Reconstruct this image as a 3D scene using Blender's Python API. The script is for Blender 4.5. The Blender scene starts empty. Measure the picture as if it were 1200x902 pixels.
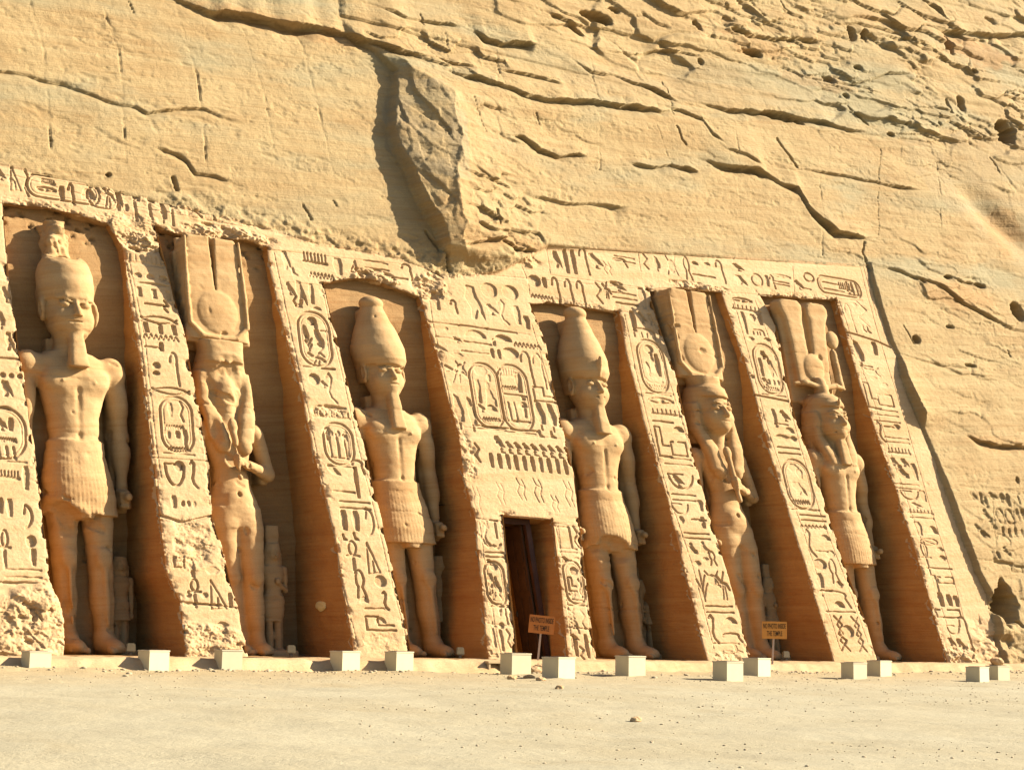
import bpy, math, random
import numpy as np
from mathutils import Vector, Matrix

# ---------------------------------------------------------------- camera
SC = bpy.context.scene
F_PX, W_PX, H_PX = 2000.0, 1200.0, 902.0
YAW = math.radians(33.6)            # looking along the facade, to the right
PITCH = math.atan((745 - 451) / F_PX)
ROLL = math.radians(0.95)
fwd = np.array([math.sin(YAW) * math.cos(PITCH), math.cos(YAW) * math.cos(PITCH), math.sin(PITCH)])
r0 = np.array([math.cos(YAW), -math.sin(YAW), 0.0])
u0 = np.cross(r0, fwd)
rgt = r0 * math.cos(ROLL) + u0 * math.sin(ROLL)
upv = u0 * math.cos(ROLL) - r0 * math.sin(ROLL)

def ray(px, py):
    return fwd + rgt * ((px - 600.0) / F_PX) - upv * ((py - 451.0) / F_PX)

CAM = -ray(500, 771) * 48.0         # world origin: foot of the facade at that point
cam_d = bpy.data.cameras.new('camera')
cam = bpy.data.objects.new('camera', cam_d)
SC.collection.objects.link(cam)
cam_d.sensor_width = 36.0
cam_d.lens = F_PX / W_PX * 36.0
cam_d.clip_start, cam_d.clip_end = 0.1, 3000
M = Matrix(((rgt[0], upv[0], -fwd[0], CAM[0]), (rgt[1], upv[1], -fwd[1], CAM[1]),
            (rgt[2], upv[2], -fwd[2], CAM[2]), (0, 0, 0, 1)))
cam.matrix_world = M
SC.camera = cam

# ---------------------------------------------------------------- light
SUN_DIR = np.array([2.2, -1.0, 1.32])               # towards the sun
SUN_DIR = SUN_DIR / np.linalg.norm(SUN_DIR)
world = bpy.data.worlds.new('World'); SC.world = world
world.use_nodes = True
wn = world.node_tree.nodes; wl = world.node_tree.links
sky = wn.new('ShaderNodeTexSky'); sky.sky_type = 'NISHITA'; sky.sun_disc = False
sky.sun_elevation = math.asin(SUN_DIR[2])
sky.sun_rotation = math.atan2(SUN_DIR[0], SUN_DIR[1])
sky.dust_density = 1.0; sky.air_density = 1.0
wl.new(sky.outputs[0], wn['Background'].inputs[0])
wn['Background'].inputs[1].default_value = 0.05
sun_d = bpy.data.lights.new('sun', 'SUN'); sun_d.energy = 5.0; sun_d.angle = math.radians(0.53)
sun_d.color = (1.0, 0.885, 0.69)
sun = bpy.data.objects.new('sun', sun_d); SC.collection.objects.link(sun)
sun.rotation_euler = Vector(SUN_DIR).to_track_quat('Z', 'Y').to_euler()
sun.location = (20, -30, 40)
SC.view_settings.view_transform = 'Standard'
SC.view_settings.look = 'None'
SC.view_settings.exposure = 1.84
SC.view_settings.gamma = 1.0
SC.cycles.max_bounces = 6
SC.cycles.diffuse_bounces = 2

# ---------------------------------------------------------------- helpers
BAT = 0.32                                           # the facade leans back by 0.32 m per metre

def U(px, py, d=0.0, k=BAT):
    """photo pixel -> (X, Z) where its sight line meets the plane y = d + k z"""
    r = ray(px, py)
    t = (d + k * CAM[2] - CAM[1]) / (r[1] - k * r[2])
    p = CAM + r * t
    return p[0], p[2]

def ground_z(y):
    return -0.34 + 0.016 * (y + 1.6) if y < -1.6 else -0.34

def G(px, py, z=None, y=None):
    """photo pixel -> world point on a horizontal plane z, or on a vertical plane y"""
    r = ray(px, py)
    if z is not None:
        t = (z - CAM[2]) / r[2]
    else:
        t = (y - CAM[1]) / r[1]
    return CAM + r * t

def US(pts, d=0.0, k=BAT):
    a = np.array([U(x, y, d, k) for x, y in pts])
    return a

def smooth(x):
    x = np.clip(x, 0, 1)
    return x * x * (3 - 2 * x)

_rs = np.random.RandomState(7)
_T = _rs.rand(512, 512).astype(np.float32)
_T2 = _rs.rand(512, 512).astype(np.float32)

def tnoise(x, seed=0.0):
    """angular noise of one variable (straight segments)"""
    r = 0
    for f, a in ((.9, 1.0), (2.3, .5), (6.1, .22)):
        t = x * f + seed * 13.7; i = np.floor(t).astype(np.int32); w = t - i
        r = r + a * ((_T[i & 511, int(seed * 7) & 511] * (1 - w) + _T[(i + 1) & 511, int(seed * 7) & 511] * w) - .5)
    return r

def vnoise(x, y, tab=_T):
    xi = np.floor(x).astype(np.int32); yi = np.floor(y).astype(np.int32)
    fx = x - xi; fy = y - yi
    fx = fx * fx * fx * (fx * (fx * 6 - 15) + 10); fy = fy * fy * fy * (fy * (fy * 6 - 15) + 10)
    a = tab[xi & 511, yi & 511]; b = tab[(xi + 1) & 511, yi & 511]
    c = tab[xi & 511, (yi + 1) & 511]; d = tab[(xi + 1) & 511, (yi + 1) & 511]
    return (a + (b - a) * fx) * (1 - fy) + (c + (d - c) * fx) * fy - 0.5

def fbm(x, y, octs=4, gain=0.5, seed=0.0):
    r = 0; a = 1.0
    for i in range(octs):
        r = r + a * vnoise(x + 17.3 * i + seed, y - 9.1 * i + seed * 1.7)
        x = x * 2.03; y = y * 1.97; a *= gain
    return r

def fbm3(x, y, z, octs=3, seed=0.0):
    return (fbm(x + z * .31, y + z * .67, octs, seed=seed) + fbm(y + 5.2 + x * .23, z + x * .41, octs, seed=seed + 3)
            + fbm(z + 9.7, x + y * .37, octs, seed=seed + 6)) / 2.0

def voro(x, y, seed=0):
    """cell noise: returns (F1, F2, random value of nearest cell, x offset, y offset)"""
    xi = np.floor(x).astype(np.int32); yi = np.floor(y).astype(np.int32)
    f1 = np.full(x.shape, 9.0, np.float32); f2 = f1.copy(); v = np.zeros(x.shape, np.float32)
    dx1 = v.copy(); dy1 = v.copy()
    for i in (-1, 0, 1):
        for j in (-1, 0, 1):
            a = (xi + i + seed) & 511; b = (yi + j) & 511
            dx = xi + i + _T[a, b] - x; dy = yi + j + _T2[a, b] - y
            d = np.sqrt(dx * dx + dy * dy)
            near = d < f1
            f2 = np.where(near, f1, np.minimum(f2, d))
            v = np.where(near, _T[b, a], v); dx1 = np.where(near, dx, dx1); dy1 = np.where(near, dy, dy1)
            f1 = np.where(near, d, f1)
    return f1, f2, v, dx1, dy1

def inpoly(X, Z, poly):
    r = np.zeros(X.shape, bool)
    n = len(poly)
    for i in range(n):
        x1, z1 = poly[i]; x2, z2 = poly[(i + 1) % n]
        if z1 == z2:
            continue
        c = ((z1 > Z) != (z2 > Z)) & (X < (x2 - x1) * (Z - z1) / (z2 - z1) + x1)
        r ^= c
    return r

def polydist(X, Z, pts):
    d = np.full(X.shape, 1e9, np.float32)
    for i in range(len(pts) - 1):
        ax, az = pts[i]; bx, bz = pts[i + 1]
        vx, vz = bx - ax, bz - az
        t = np.clip(((X - ax) * vx + (Z - az) * vz) / max(vx * vx + vz * vz, 1e-9), 0, 1)
        d = np.minimum(d, np.hypot(X - ax - vx * t, Z - az - vz * t))
    return d

def mesh_np(name, verts, quads, mat=None, smooth_=False, parent=None, tris=None):
    me = bpy.data.meshes.new(name)
    nv = len(verts); nq = 0 if quads is None else len(quads); nt = 0 if tris is None else len(tris)
    me.vertices.add(nv); me.vertices.foreach_set('co', np.ascontiguousarray(verts, np.float32).ravel())
    loops = []
    if nq: loops.append(np.asarray(quads, np.int32).ravel())
    if nt: loops.append(np.asarray(tris, np.int32).ravel())
    L = np.concatenate(loops)
    me.loops.add(len(L)); me.loops.foreach_set('vertex_index', L)
    me.polygons.add(nq + nt)
    st = np.concatenate([np.arange(nq) * 4, nq * 4 + np.arange(nt) * 3]).astype(np.int32)
    me.polygons.foreach_set('loop_start', st)
    me.update(calc_edges=True)
    if smooth_:
        me.polygons.foreach_set('use_smooth', np.ones(nq + nt, bool))
    me.validate()
    o = bpy.data.objects.new(name, me)
    SC.collection.objects.link(o)
    if mat: me.materials.append(mat)
    if parent is not None:
        o.parent = parent
    return o

def join_geo(parts):
    V = []; Q = []; n = 0
    for v, q in parts:
        V.append(v); Q.append(np.asarray(q) + n); n += len(v)
    return np.concatenate(V), np.concatenate(Q)

def grid_quads(nu, nv, flip=False):
    i = np.arange(nu * nv).reshape(nu, nv)
    q = np.stack([i[:-1, :-1], i[1:, :-1], i[1:, 1:], i[:-1, 1:]], -1).reshape(-1, 4)
    return q[:, ::-1] if flip else q

def masked_grid(P, cells, flip=False):
    """P (nu,nv,3), cells (nu-1,nv-1) bool -> compact verts, quads"""
    nu, nv = P.shape[:2]
    i = np.arange(nu * nv).reshape(nu, nv)
    q = np.stack([i[:-1, :-1], i[1:, :-1], i[1:, 1:], i[:-1, 1:]], -1)[cells]
    used = np.unique(q)
    remap = np.zeros(nu * nv, np.int64); remap[used] = np.arange(len(used))
    q = remap[q]
    return P.reshape(-1, 3)[used], (q[:, ::-1] if flip else q)

def tag(o, label=None, cat=None, group=None, kind=None):
    if label: o['label'] = label
    if cat: o['category'] = cat
    if group: o['group'] = group
    if kind: o['kind'] = kind
    return o

def empty(name, loc=(0, 0, 0), rz=0.0):
    o = bpy.data.objects.new(name, None)
    SC.collection.objects.link(o); o.location = loc; o.rotation_euler = (0, 0, rz)
    o.empty_display_size = 0.2
    return o

# ---------------------------------------------------------------- materials
def stone_mat(name, base, dark, light, grey=None, bump=0.35, band=0.5, fine=28.0, patina=False):
    m = bpy.data.materials.new(name); m.use_nodes = True
    nt = m.node_tree; N = nt.nodes; L = nt.links
    b = N['Principled BSDF']; b.inputs['Roughness'].default_value = 0.93
    b.inputs['Specular IOR Level'].default_value = 0.15
    tc = N.new('ShaderNodeNewGeometry')
    mp = N.new('ShaderNodeMapping'); mp.inputs['Rotation'].default_value = (0, math.radians(6), 0)
    L.new(tc.outputs['Position'], mp.inputs[0])
    def noise(scale, det, rough, vec=None, dist=0.0):
        n = N.new('ShaderNodeTexNoise'); n.inputs['Scale'].default_value = scale
        n.inputs['Detail'].default_value = det; n.inputs['Roughness'].default_value = rough
        n.inputs['Distortion'].default_value = dist
        L.new((vec or mp).outputs[0], n.inputs['Vector']); return n
    def ramp(src, stops):
        r = N.new('ShaderNodeValToRGB'); e = r.color_ramp.elements
        while len(e) < len(stops): e.new(0.5)
        for k, (p, c) in enumerate(stops):
            e[k].position = p; e[k].color = (c[0], c[1], c[2], 1) if not np.isscalar(c) else (c, c, c, 1)
        L.new(src, r.inputs[0]); return r
    def mix(fac, a, bcol, mode='MIX'):
        x = N.new('ShaderNodeMix'); x.data_type = 'RGBA'; x.blend_type = mode
        for s, v in ((0, fac), (6, a), (7, bcol)):
            if hasattr(v, 'links') or hasattr(v, 'is_linked'): L.new(v, x.inputs[s])
            elif np.isscalar(v): x.inputs[s].default_value = v
            else: x.inputs[s].default_value = (v[0], v[1], v[2], 1)
        return x.outputs[2]
    # bedding: noise stretched along the beds
    st = N.new('ShaderNodeMapping'); st.inputs['Scale'].default_value = (0.16, 0.16, 3.2)
    L.new(mp.outputs[0], st.inputs[0])
    n1 = noise(1.0, 7, 0.62, st, 0.25)
    st2 = N.new('ShaderNodeMapping'); st2.inputs['Scale'].default_value = (0.6, 0.6, 16.0)
    L.new(mp.outputs[0], st2.inputs[0])
    n1b = noise(1.0, 5, 0.6, st2, 0.1)
    n2 = noise(0.55, 6, 0.6)
    n3 = noise(fine, 5, 0.7)
    n4 = noise(5.0, 6, 0.65)
    c = mix(ramp(n1.outputs[0], [(0.36, 0.0), (0.66, 1.0)]).outputs[0], dark, light)
    c = mix(0.55 if band < 0.6 else 0.4, c, base)
    f = N.new('ShaderNodeMath'); f.operation = 'MULTIPLY'; f.inputs[1].default_value = band
    L.new(ramp(n1b.outputs[0], [(0.5, 0.0), (0.62, 1.0)]).outputs[0], f.inputs[0])
    c = mix(f.outputs[0], c, dark)
    c = mix(ramp(n2.outputs[0], [(0.42, 0.0), (0.72, 0.5)]).outputs[0], c, light)
    n5 = noise(1.3, 4, 0.55, st, 0.6)
    c = mix(ramp(n5.outputs[0], [(0.60, 0.0), (0.72, 0.55)]).outputs[0], c, dark)
    if grey is not None:
        gm = N.new('ShaderNodeMapping'); gm.inputs['Scale'].default_value = (0.10, 0.10, 0.42)
        L.new(mp.outputs[0], gm.inputs[0]); gn = noise(1.0, 5, 0.6, gm, 0.4)
        sx = N.new('ShaderNodeSeparateXYZ'); L.new(tc.outputs['Position'], sx.inputs[0])
        mr = N.new('ShaderNodeMapRange'); mr.inputs[1].default_value = 11.5; mr.inputs[2].default_value = 15.5
        L.new(sx.outputs[2], mr.inputs[0])
        gf = N.new('ShaderNodeMath'); gf.operation = 'MULTIPLY'
        L.new(ramp(gn.outputs[0], [(0.5, 0.0), (0.64, 0.8)]).outputs[0], gf.inputs[0]); L.new(mr.outputs[0], gf.inputs[1])
        c = mix(gf.outputs[0], c, grey)
    if patina:
        at = N.new('ShaderNodeAttribute'); at.attribute_name = 'patina'
        pm = N.new('ShaderNodeMath'); pm.operation = 'MULTIPLY'
        L.new(at.outputs['Fac'], pm.inputs[0]); L.new(ramp(n4.outputs[0], [(0.3, 0.55), (0.6, 1.0)]).outputs[0], pm.inputs[1])
        c = mix(pm.outputs[0], c, (0.215, 0.165, 0.095))
        at2 = N.new('ShaderNodeAttribute'); at2.attribute_name = 'rust'
        c = mix(at2.outputs['Fac'], c, (0.25, 0.135, 0.055))
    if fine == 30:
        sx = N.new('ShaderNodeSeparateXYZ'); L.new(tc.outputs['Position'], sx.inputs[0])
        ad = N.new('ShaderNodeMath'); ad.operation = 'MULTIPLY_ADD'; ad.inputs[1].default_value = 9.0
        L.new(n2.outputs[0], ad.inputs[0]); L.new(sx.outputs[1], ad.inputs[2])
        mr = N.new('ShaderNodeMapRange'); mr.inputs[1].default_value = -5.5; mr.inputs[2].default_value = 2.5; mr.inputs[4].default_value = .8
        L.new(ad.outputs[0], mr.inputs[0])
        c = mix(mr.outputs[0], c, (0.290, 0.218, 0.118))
        n6 = noise(75.0, 3, 0.8); c = mix(0.9, c, ramp(n6.outputs[0], [(0.30, 0.45), (0.44, 1.0), (0.8, 1.15)]).outputs[0], 'MULTIPLY')
    sp = ramp(n3.outputs[0], [(0.30, 0.55 if fine == 30 else 0.75), (0.46, 1.0), (0.75, 1.12)])
    c = mix(0.7, c, sp.outputs[0], 'MULTIPLY')
    L.new(c, b.inputs['Base Color'])
    bp = N.new('ShaderNodeBump'); bp.inputs['Strength'].default_value = bump; bp.inputs['Distance'].default_value = 0.06
    hm = N.new('ShaderNodeMath'); hm.operation = 'MULTIPLY_ADD'; hm.inputs[1].default_value = 0.35
    L.new(n3.outputs[0], hm.inputs[0]); L.new(n4.outputs[0], hm.inputs[2])
    h2 = N.new('ShaderNodeMath'); h2.operation = 'MULTIPLY_ADD'; h2.inputs[1].default_value = 0.5
    L.new(n1b.outputs[0], h2.inputs[0]); L.new(hm.outputs[0], h2.inputs[2])
    L.new(h2.outputs[0], bp.inputs['Height']); L.new(bp.outputs[0], b.inputs['Normal'])
    return m

BASE = (0.257, 0.183, 0.090)
M_CLIFF = stone_mat('sandstone_cliff', BASE, (0.212, 0.132, 0.058), (0.294, 0.228, 0.121), grey=(0.212, 0.186, 0.113), bump=0.75, band=0.4, patina=True)
M_FACE = stone_mat('sandstone_dressed', (0.359, 0.244, 0.133), (0.302, 0.185, 0.084), (0.400, 0.288, 0.169), bump=0.4, band=0.3, fine=22)
M_NICHE = stone_mat('sandstone_niche_shade_toned', (0.244, 0.148, 0.064), (0.193, 0.098, 0.036), (0.277, 0.182, 0.086), bump=0.5, band=0.5)  # redder stone, also darkened in colour to deepen the niche shade
M_FLANK = stone_mat('sandstone_flank_shade_toned', (0.351, 0.173, 0.055), (0.278, 0.112, 0.030), (0.397, 0.214, 0.073), bump=0.5, band=0.5)  # redder unbleached stone, with the flanks' warm shade put into the colour
M_STAT = stone_mat('sandstone_statue', (0.320, 0.207, 0.100), (0.267, 0.151, 0.062), (0.358, 0.249, 0.130), bump=0.25, band=0.3, fine=34)
M_SAND = stone_mat('sand', (0.274, 0.245, 0.168), (0.247, 0.208, 0.131), (0.302, 0.278, 0.202), bump=0.5, band=0.1, fine=30)

def flat_mat(name, col, rough=0.8, noise=0.12, scale=6.0, bump=0.0):
    m = bpy.data.materials.new(name); m.use_nodes = True
    N = m.node_tree.nodes; L = m.node_tree.links; b = N['Principled BSDF']
    b.inputs['Roughness'].default_value = rough; b.inputs['Specular IOR Level'].default_value = 0.25
    tc = N.new('ShaderNodeTexCoord'); n = N.new('ShaderNodeTexNoise'); n.inputs['Scale'].default_value = scale
    n.inputs['Detail'].default_value = 6; n.inputs['Roughness'].default_value = 0.65
    L.new(tc.outputs['Object'], n.inputs['Vector'])
    r = N.new('ShaderNodeValToRGB'); e = r.color_ramp.elements
    e[0].position = 0.3; e[1].position = 0.65
    e[0].color = tuple(c * (1 - noise) for c in col) + (1,); e[1].color = tuple(col) + (1,)
    L.new(n.outputs[0], r.inputs[0]); L.new(r.outputs[0], b.inputs['Base Color'])
    if bump:
        bp = N.new('ShaderNodeBump'); bp.inputs['Strength'].default_value = bump; bp.inputs['Distance'].default_value = 0.02
        L.new(n.outputs[0], bp.inputs['Height']); L.new(bp.outputs[0], b.inputs['Normal'])
    return m
# ---------------------------------------------------------------- facade layout (traced, then laid on the leaning plane)
OPEN = {   # the niche openings: left edge, right edge (top to bottom), lintel line
 1: ([(5,237),(13,335),(24,410),(35,480),(50,590),(62,690),(72,715),(75,772)],
     [(128,262),(143,290),(158,385),(173,480),(195,672),(211,705),(219,772)], [(5,237),(60,243),(128,262)]),
 2: ([(184,266),(192,293),(205,345),(219,397),(231,460),(244,529),(249,560),(250,605),(264,649),(277,698),(284,730),(292,770)],
     [(313,290),(325,350),(337,400),(350,444),(370,539),(392,621),(416,770)], [(184,266),(225,279),(290,281),(313,290)]),
 3: ([(382,333),(392,380),(405,430),(417,476),(429,520),(442,580),(455,635),(486,771)],
     [(494,348),(508,401),(530,482),(538,509),(544,559),(558,610),(573,775)], [(382,333),(420,326),(455,334),(494,348)]),
 4: ([(624,357),(641,401),(650,450),(660,498),(675,559),(688,670),(701,777)],
     [(726,366),(737,421),(757,500),(782,580),(794,631),(831,777)], [(624,357),(650,355),(726,366)]),
 5: ([(762,340),(778,392),(795,444),(816,540),(836,610),(855,670),(884,779)],
     [(846,343),(863,392),(883,450),(895,499),(906,540),(944,659),(980,779)], [(762,340),(800,337),(846,343)]),
 6: ([(892,346),(912,383),(924,447),(935,493),(953,540),(991,659),(1019,734),(1031,779)],
     [(981,352),(1007,444),(1032,520),(1048,565),(1076,653),(1113,782)], [(892,346),(981,352)]),
}
DOOR_PX = [(591,604),(648,609),(667,780),(609,775)]
TOPLINE = US([(-200,150),(-80,175),(0,190),(180,232),(300,262),(380,285),(470,300),(525,322),(580,318),(640,287),(1018,310),(1060,316)])
NTOP = US([(-200,215),(-80,225),(5,237),(60,243),(128,262),(184,266),(225,279),(290,281),(313,290),(382,333),(420,326),(455,334),(494,348),(624,357),(650,355),(726,366),
           (762,340),(800,337),(846,343),(892,346),(981,352),(1045,356)])
CREV = US([(1018,308),(1022,330),(1034,370),(1043,398),(1052,415),(1056,440),(1075,486),(1090,522),(1098,545),(1110,580),(1125,620),(1143,668),(1157,695),(1165,730),(1174,785)])
E = {}
for k, (l, r, t) in OPEN.items():
    E[k] = (US(l), US(r), US(t))
DOOR = US(DOOR_PX)

def xat(poly, Z):      # X of a steep line at height Z
    p = poly[np.argsort(poly[:, 1])]
    return np.interp(Z, p[:, 1], p[:, 0])
def zat(poly, X):      # Z of a flat line at X
    p = poly[np.argsort(poly[:, 0])]
    return np.interp(X, p[:, 0], p[:, 1])

def edge_noise(X, Z, s=0.0):
    return 0.045 * fbm(X * .9 + s, Z * 1.5 + s, 5, 0.5)

def niche_dist(X, Z):
    """signed distance-like value: <0 inside an opening; also door"""
    d = np.full(X.shape, 9.0, np.float32)
    for k, (l, r, t) in E.items():
        xl = xat(l, Z); xr = xat(r, Z); zt = zat(t, X)
        d = np.minimum(d, np.maximum(np.maximum(xl - X, X - xr), Z - zt))
    xl = np.interp(Z, [DOOR[3][1], DOOR[0][1]], [DOOR[3][0], DOOR[0][0]])
    xr = np.interp(Z, [DOOR[2][1], DOOR[1][1]], [DOOR[2][0], DOOR[1][0]])
    zt = np.interp(X, [DOOR[0][0], DOOR[1][0]], [DOOR[0][1], DOOR[1][1]])
    d = np.minimum(d, np.maximum(np.maximum(xl - X, X - xr), Z - zt))
    return d

# dip of the beds on the plane
_a = U(0, 80); _b = U(290, 145)
DIP = (_b[1] - _a[1]) / (_b[0] - _a[0])

_a = U(936, 198); _b = U(1082, 222); DIP2 = (_b[1] - _a[1]) / (_b[0] - _a[0]); print('dips', DIP, DIP2)
def P2(s):
    return US(s)
LEDGES = [  # (photo points, depth of the undercut, its height, lip, lip height)
 ([(-90,70),(0,80),(28,84),(52,92),(80,98),(115,112),(140,121),(158,123),(172,131),(196,130),(214,127),(238,127),(259,137),(280,144),(298,147)], .20,.13,.05,.4),
 ([(178,169),(206,178),(219,186),(229,201),(252,205),(273,213)], .26,.14,.05,.3),
 ([(112,158),(133,162),(147,169)], .10,.06,.02,.1),
 ([(190,-8),(245,11),(280,16),(308,25),(333,30),(371,33),(402,39),(440,52),(470,64),(510,72)], .45,.30,.50,3.0),
 ([(500,85),(525,90),(560,97),(593,107),(628,117),(653,118),(689,122),(720,122),(763,127),(800,133)], .38,.24,.22,.8),
 ([(578,78),(600,84),(643,96),(660,98)], .24,.14,.12,.5),
 ([(500,66),(515,71),(533,75),(556,78)], .20,.12,.1,.3),
 ([(552,36),(570,47),(590,52),(628,54)], .45,.26,.2,.6),
 ([(440,10),(478,24),(520,26),(545,30)], .2,.12,.1,.4),
 ([(589,160),(607,163),(628,178),(650,185),(672,184),(690,186)], .30,.17,.12,.5),
 ([(664,66),(690,84),(720,88),(763,103),(800,122)], .26,.14,.14,.5),
 ([(735,194),(780,194),(823,200)], .36,.20,.12,.4),
 ([(612,229),(660,236),(738,244)], .22,.32,.04,.3),
 ([(541,135),(556,125),(590,133)], .15,.1,.05,.2),
 ([(545,200),(562,211),(596,222)], .22,.14,.1,.3),
 ([(780,124),(801,129),(822,138),(833,156),(849,169)], .22,.12,.05,.3),
 ([(812,121),(851,128),(876,131),(915,132),(955,140),(993,152),(1022,157)], .42,.22,.20,.8),
 ([(847,175),(872,181),(893,191)], .25,.14,.1,.3),
 ([(819,186),(865,193),(886,195),(908,209),(933,216),(947,241),(964,255),(979,271),(1007,278),(1030,282)], .46,.24,.20,.9),
 ([(936,198),(993,207),(1028,213),(1060,219),(1082,222)], .26,.14,.1,.4),
 ([(1020,311),(1049,316),(1070,323),(1098,332),(1127,353),(1155,368),(1184,384),(1240,395)], .22,.12,.18,.6),
 ([(1100,322),(1120,326),(1143,331)], .35,.2,.1,.3),
 ([(1052,414),(1091,424),(1127,430),(1152,431)], .16,.08,.05,.2),
 ([(1125,510),(1150,517),(1176,521),(1240,524)], .5,.28,.1,.6),
 ([(856,30),(880,40),(910,44),(965,47)], .35,.2,.15,.5),
 ([(958,18),(985,26),(1012,30),(1050,36),(1075,56),(1100,60)], .25,.14,.1,.4),
 ([(1084,30),(1110,36),(1150,38),(1240,40)], .4,.5,.2,.7),
 ([(1075,-8),(1100,10),(1110,26)], .3,.2,.1,.4),
 ([(640,15),(665,20),(690,40)], .3,.2,.1,.4),
 ([(748,14),(765,26),(786,32)], .3,.16,.1,.4),
 ([(930,86),(960,92),(1000,98),(1040,85),(1075,88)], .22,.12,.1,.4),
 ([(700,58),(740,62),(780,56),(830,66)], .22,.12,.1,.4),
 ([(524,290),(545,284),(580,284),(612,292),(634,296)], .40,.16,.12,.3),
 ([(540,262),(565,270),(600,276)], .25,.14,.1,.3),
 ([(1128,571),(1165,574),(1240,577)], .07,.1,0,.1),
]
CRACKS = [  # thin steep fissures: (points, width m, depth)
 ([(911,163),(920,178),(934,196)], .10,.35), ([(996,125),(1004,134),(1019,146)], .09,.35),
 ([(1028,160),(1033,178),(1029,205),(1030,275)], .02,.12), ([(150,0),(157,15)], .03,.15),
 ([(490,18),(494,30)], .04,.2), ([(542,116),(551,140),(560,160)], .02,.1), ([(621,135),(628,148)], .04,.15),
 ([(792,148),(797,162),(803,170)], .07,.3), ([(778,95),(786,120),(788,135)], .03,.15),
 ([(1014,284),(1011,296),(1016,306),(1020,316)], .07,.35), ([(1160,185),(1168,195),(1172,203)], .05,.2),
 ([(958,10),(990,18)], .03,.1), ([(1052,2),(1085,24)], .05,.2), ([(915,0),(926,15)], .04,.2),
 ([(499,272),(520,300),(528,318)], .10,.3), ([(512,318),(521,326)], .05,.2), ([(570,250),(575,266)], .06,.2),
 ([(203,208),(207,222)], .12,.2), ([(355,240),(365,258)], .05,.15), ([(390,235),(396,243)], .04,.12),
 ([(1180,410),(1185,418)], .05,.2), ([(1057,382),(1066,398),(1070,403)], .05,.2), ([(1133,150),(1150,161)], .06,.3),
]
HOLES = [  # px, py, radius x, radius z (m), depth
 (817,30,.20,.20,.6),(866,37,.42,.13,.4),(884,62,.55,.18,.5),(998,40,.20,.34,.7),(1013,43,.18,.30,.6),(1112,52,.30,.45,.5),
 (1124,121,.26,.34,.7),(1110,125,.10,.34,.4),(1175,156,.62,.52,1.2),(973,93,.40,.16,.4),(993,112,.2,.12,.3),(1192,366,.34,.42,.8),
 (1072,397,.20,.18,.4),(1112,383,.24,.09,.2),(1178,709,.60,.75,2.2),(700,22,.70,.22,.6),(1044,158,.2,.08,.3),(1061,146,.08,.1,.2),
 (1098,146,.1,.1,.2),(1088,567,.12,.1,.2),(1190,563,.11,.16,.3),(1005,80,.25,.1,.3),(720,12,.3,.12,.35),(822,72,.14,.12,.3),(1140,84,.25,.14,.4),
 (1080,330,.12,.08,.2),(1137,428,.35,.09,.25),(915,137,1.15,.20,.5),(1110,325,.25,.1,.3),(1148,335,.3,.12,.3),(895,19,.1,.05,.2),
 (60,165,.03,.03,.2),(128,205,.08,.06,.2),(1160,24,.5,.2,.2),
]
MASS = [(20,398,402,.0),(40,404,414,.22),(60,436,462,.45),(85,462,492,.70),(100,458,526,.95),(150,452,541,1.05),(200,472,541,1.08),
        (240,490,546,1.05),(270,508,550,.9),(290,514,548,.7),(300,514,548,.25),(312,514,540,0)]
_mz = []; _ml = []; _mr = []; _mh = []
for py, pl, pr, hh in MASS:
    l = U(pl, py); r = U(pr, py, -hh)
    _mz.append(l[1]); _ml.append(l[0]); _mr.append(r[0]); _mh.append(hh)
_o = np.argsort(_mz)
_mz, _ml, _mr, _mh = [np.array(a)[_o] for a in (_mz, _ml, _mr, _mh)]

def band_mask(X, Z, px0, py0, px1, py1, soft=0.8):
    pass

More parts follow.
